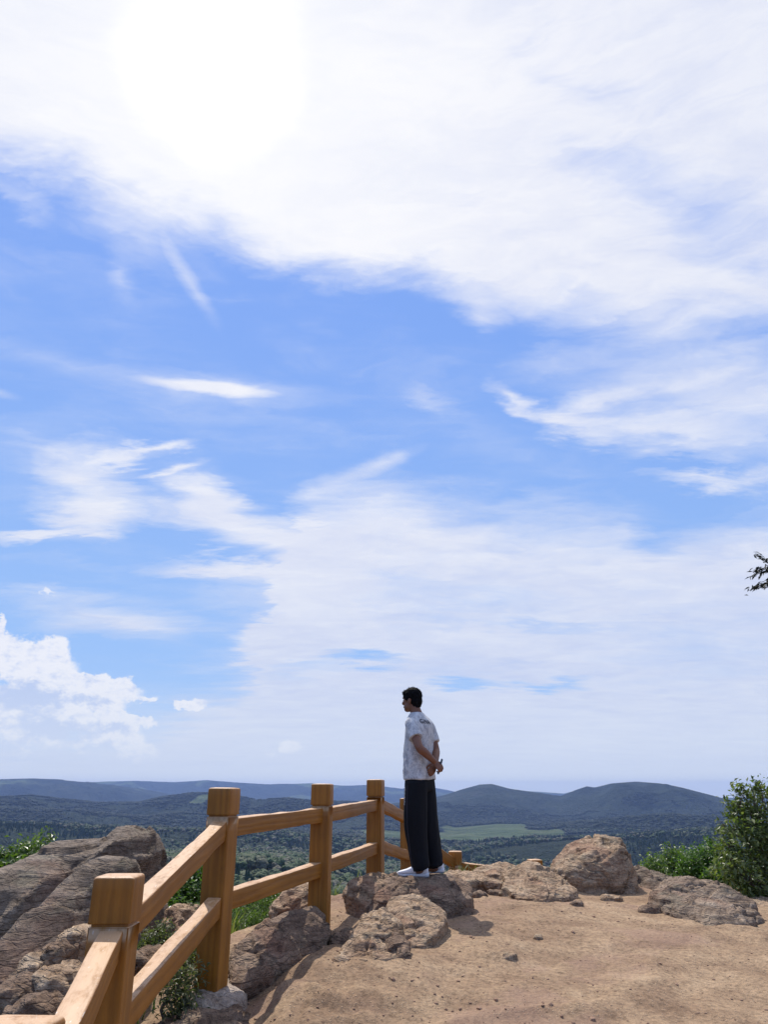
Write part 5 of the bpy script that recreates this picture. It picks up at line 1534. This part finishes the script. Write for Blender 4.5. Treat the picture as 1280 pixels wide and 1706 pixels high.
# sneakers
def sneaker(heel, d, L=0.292, pitch=0.0):
    d = Vector(d).normalized(); s = UP.cross(d); h0 = Vector(heel)
    root = empty('sneaker', (0, 0, 0)); root.parent = man
    def sec(t, w, zb, zt, n=16, pw=2.6):
        c = h0 + d * (L * t); ring = []
        for k in range(n):
            a = 2 * math.pi * k / n; ca, sa = math.cos(a), math.sin(a)
            y = math.copysign(abs(ca) ** (2 / pw), ca) * w; z = (zt + zb) / 2 + math.copysign(abs(sa) ** (2 / pw), sa) * (zt - zb) / 2
            ring.append(c + s * y + UP * (z + pitch * t * L))
        return ring
    bm = bmesh.new()
    prof = [(-0.004, .020, .030, .070), (0.03, .032, .024, .088), (0.10, .036, .022, .098), (0.22, .037, .020, .100), (0.34, .039, .020, .101), (0.46, .042, .020, .092), (0.58, .045, .020, .076),
            (0.70, .047, .020, .062), (0.82, .045, .020, .053), (0.92, .037, .022, .045), (0.975, .024, .025, .037), (0.99, .010, .028, .033)]
    loft(bm, [sec(t, w, a + .004, b * 1.06) for t, w, a, b in prof])
    me = bm_mesh('upper', bm)
    link('upper', me, M_shoe, root)
    bm = bmesh.new()
    prof = [(-0.025, .018, .010, .040), (0.0, .032, .004, .041), (0.10, .040, .002, .036), (0.3, .040, .003, .030), (0.5, .043, .003, .027), (0.7, .050, .002, .026), (0.85, .047, .003, .027), (0.95, .036, .008, .030), (1.005, .018, .014, .034), (1.015, .006, .02, .03)]
    loft(bm, [sec(t, w, a, b, pw=3.5) for t, w, a, b in prof])
    link('sole', bm_mesh('sole', bm), M_sole, root)
    bm = bmesh.new()
    loft(bm, [sec(t, w * .96, -.002, max(a, .001) + .003, pw=4) for t, w, a, b in prof[1:-2]])
    link('tread', bm_mesh('tread', bm), M_tread, root)
    bm = bmesh.new()
    for k in range(5):
        t = 0.36 + 0.07 * k
        zt = float(np.interp(t, [.34, .46, .58, .70], [.101, .092, .076, .062])) + .002
        c = h0 + d * (L * t) + UP * (zt + pitch * t * L)
        tube(bm, [c - s * .018 - UP * .004, c + UP * .002, c + s * .018 - UP * .004], [.0028] * 3, seg=6, n=2)
    link('laces', bm_mesh('laces', bm), M_sole, root)
sneaker((0.040, -0.090, -0.012), (-1.0, 0.10, 0), pitch=0.02)
sneaker((0.195, 0.080, 0.010), (-0.93, 0.30, 0), pitch=-0.03)

# phone held behind the back
PD_ = Vector((0.30, -0.02, 0.95)).normalized(); PN = Vector((0.93, -0.20, -0.3)); PN = (PN - PD_ * PN.dot(PD_)).normalized(); PS = PD_.cross(PN)
pc0 = MB + Vector((0.172, -0.135, 0.962))
phone = tag(empty('phone', tuple(pc0)), 'dark blue phone held in the hand behind the man\'s back', 'phone')
def slab(name, c, hx, hy, hz_, mat, r=0.009):
    bm = bmesh.new(); rings = []
    for t, sc in ((-1, .96), (-.8, 1), (.8, 1), (1, .96)):
        ring = []
        for cx, cy, a0 in ((hx - r, hy - r, 0), (-hx + r, hy - r, 90), (-hx + r, -hy + r, 180), (hx - r, -hy + r, 270)):
            for k in range(4):
                a = R(a0 + 30 * k); ring.append(c + PS * ((cx + r * math.cos(a)) * sc) + PD_ * ((cy + r * math.sin(a)) * (1 - (1 - sc) * .5)) + PN * (t * hz_))
        rings.append(ring)
    loft(bm, rings)
    link(name, bm_mesh(name, bm), mat, phone)
slab('case', Vector(), 0.0355, 0.074, 0.0045, plain('phone_case', (0.03, 0.045, 0.07), 0.4), 0.009)
slab('screen', PN * 0.0050, 0.0335, 0.071, 0.0006, M_phone, 0.007)
slab('camera_bump', -PN * 0.0056 + PS * 0.018 + PD_ * 0.052, 0.012, 0.014, 0.0012, M_phone, 0.005)

# ------------------------------------------------------------------ haze
def make_haze():
    m = bpy.data.materials.new('haze'); m.use_nodes = True; m.node_tree.nodes.clear()
    T = NT(m.node_tree)
    pv = T.n('ShaderNodeVolumePrincipled'); out = T.n('ShaderNodeOutputMaterial')
    pv.inputs['Color'].default_value = (0.34, 0.50, 0.92, 1)
    pv.inputs['Density'].default_value = HAZE
    pv.inputs['Anisotropy'].default_value = 0.1
    m.node_tree.links.new(pv.outputs[0], out.inputs['Volume'])
    bm = bmesh.new()
    lo = float(TZ.min()) - 1.0; hi = max(float(TZ.max()), 6.0) + 8.0
    bmesh.ops.create_cube(bm, size=1.0)
    for v in bm.verts:
        v.co = Vector((v.co.x * 29400, v.co.y * 29400, lo if v.co.z < 0 else hi))
    tag(link('haze', bm_mesh('haze', bm, smooth=False), m), 'pale blue haze in the air over the valley', 'haze', kind='stuff')
HAZE = 6.2e-5
make_haze()
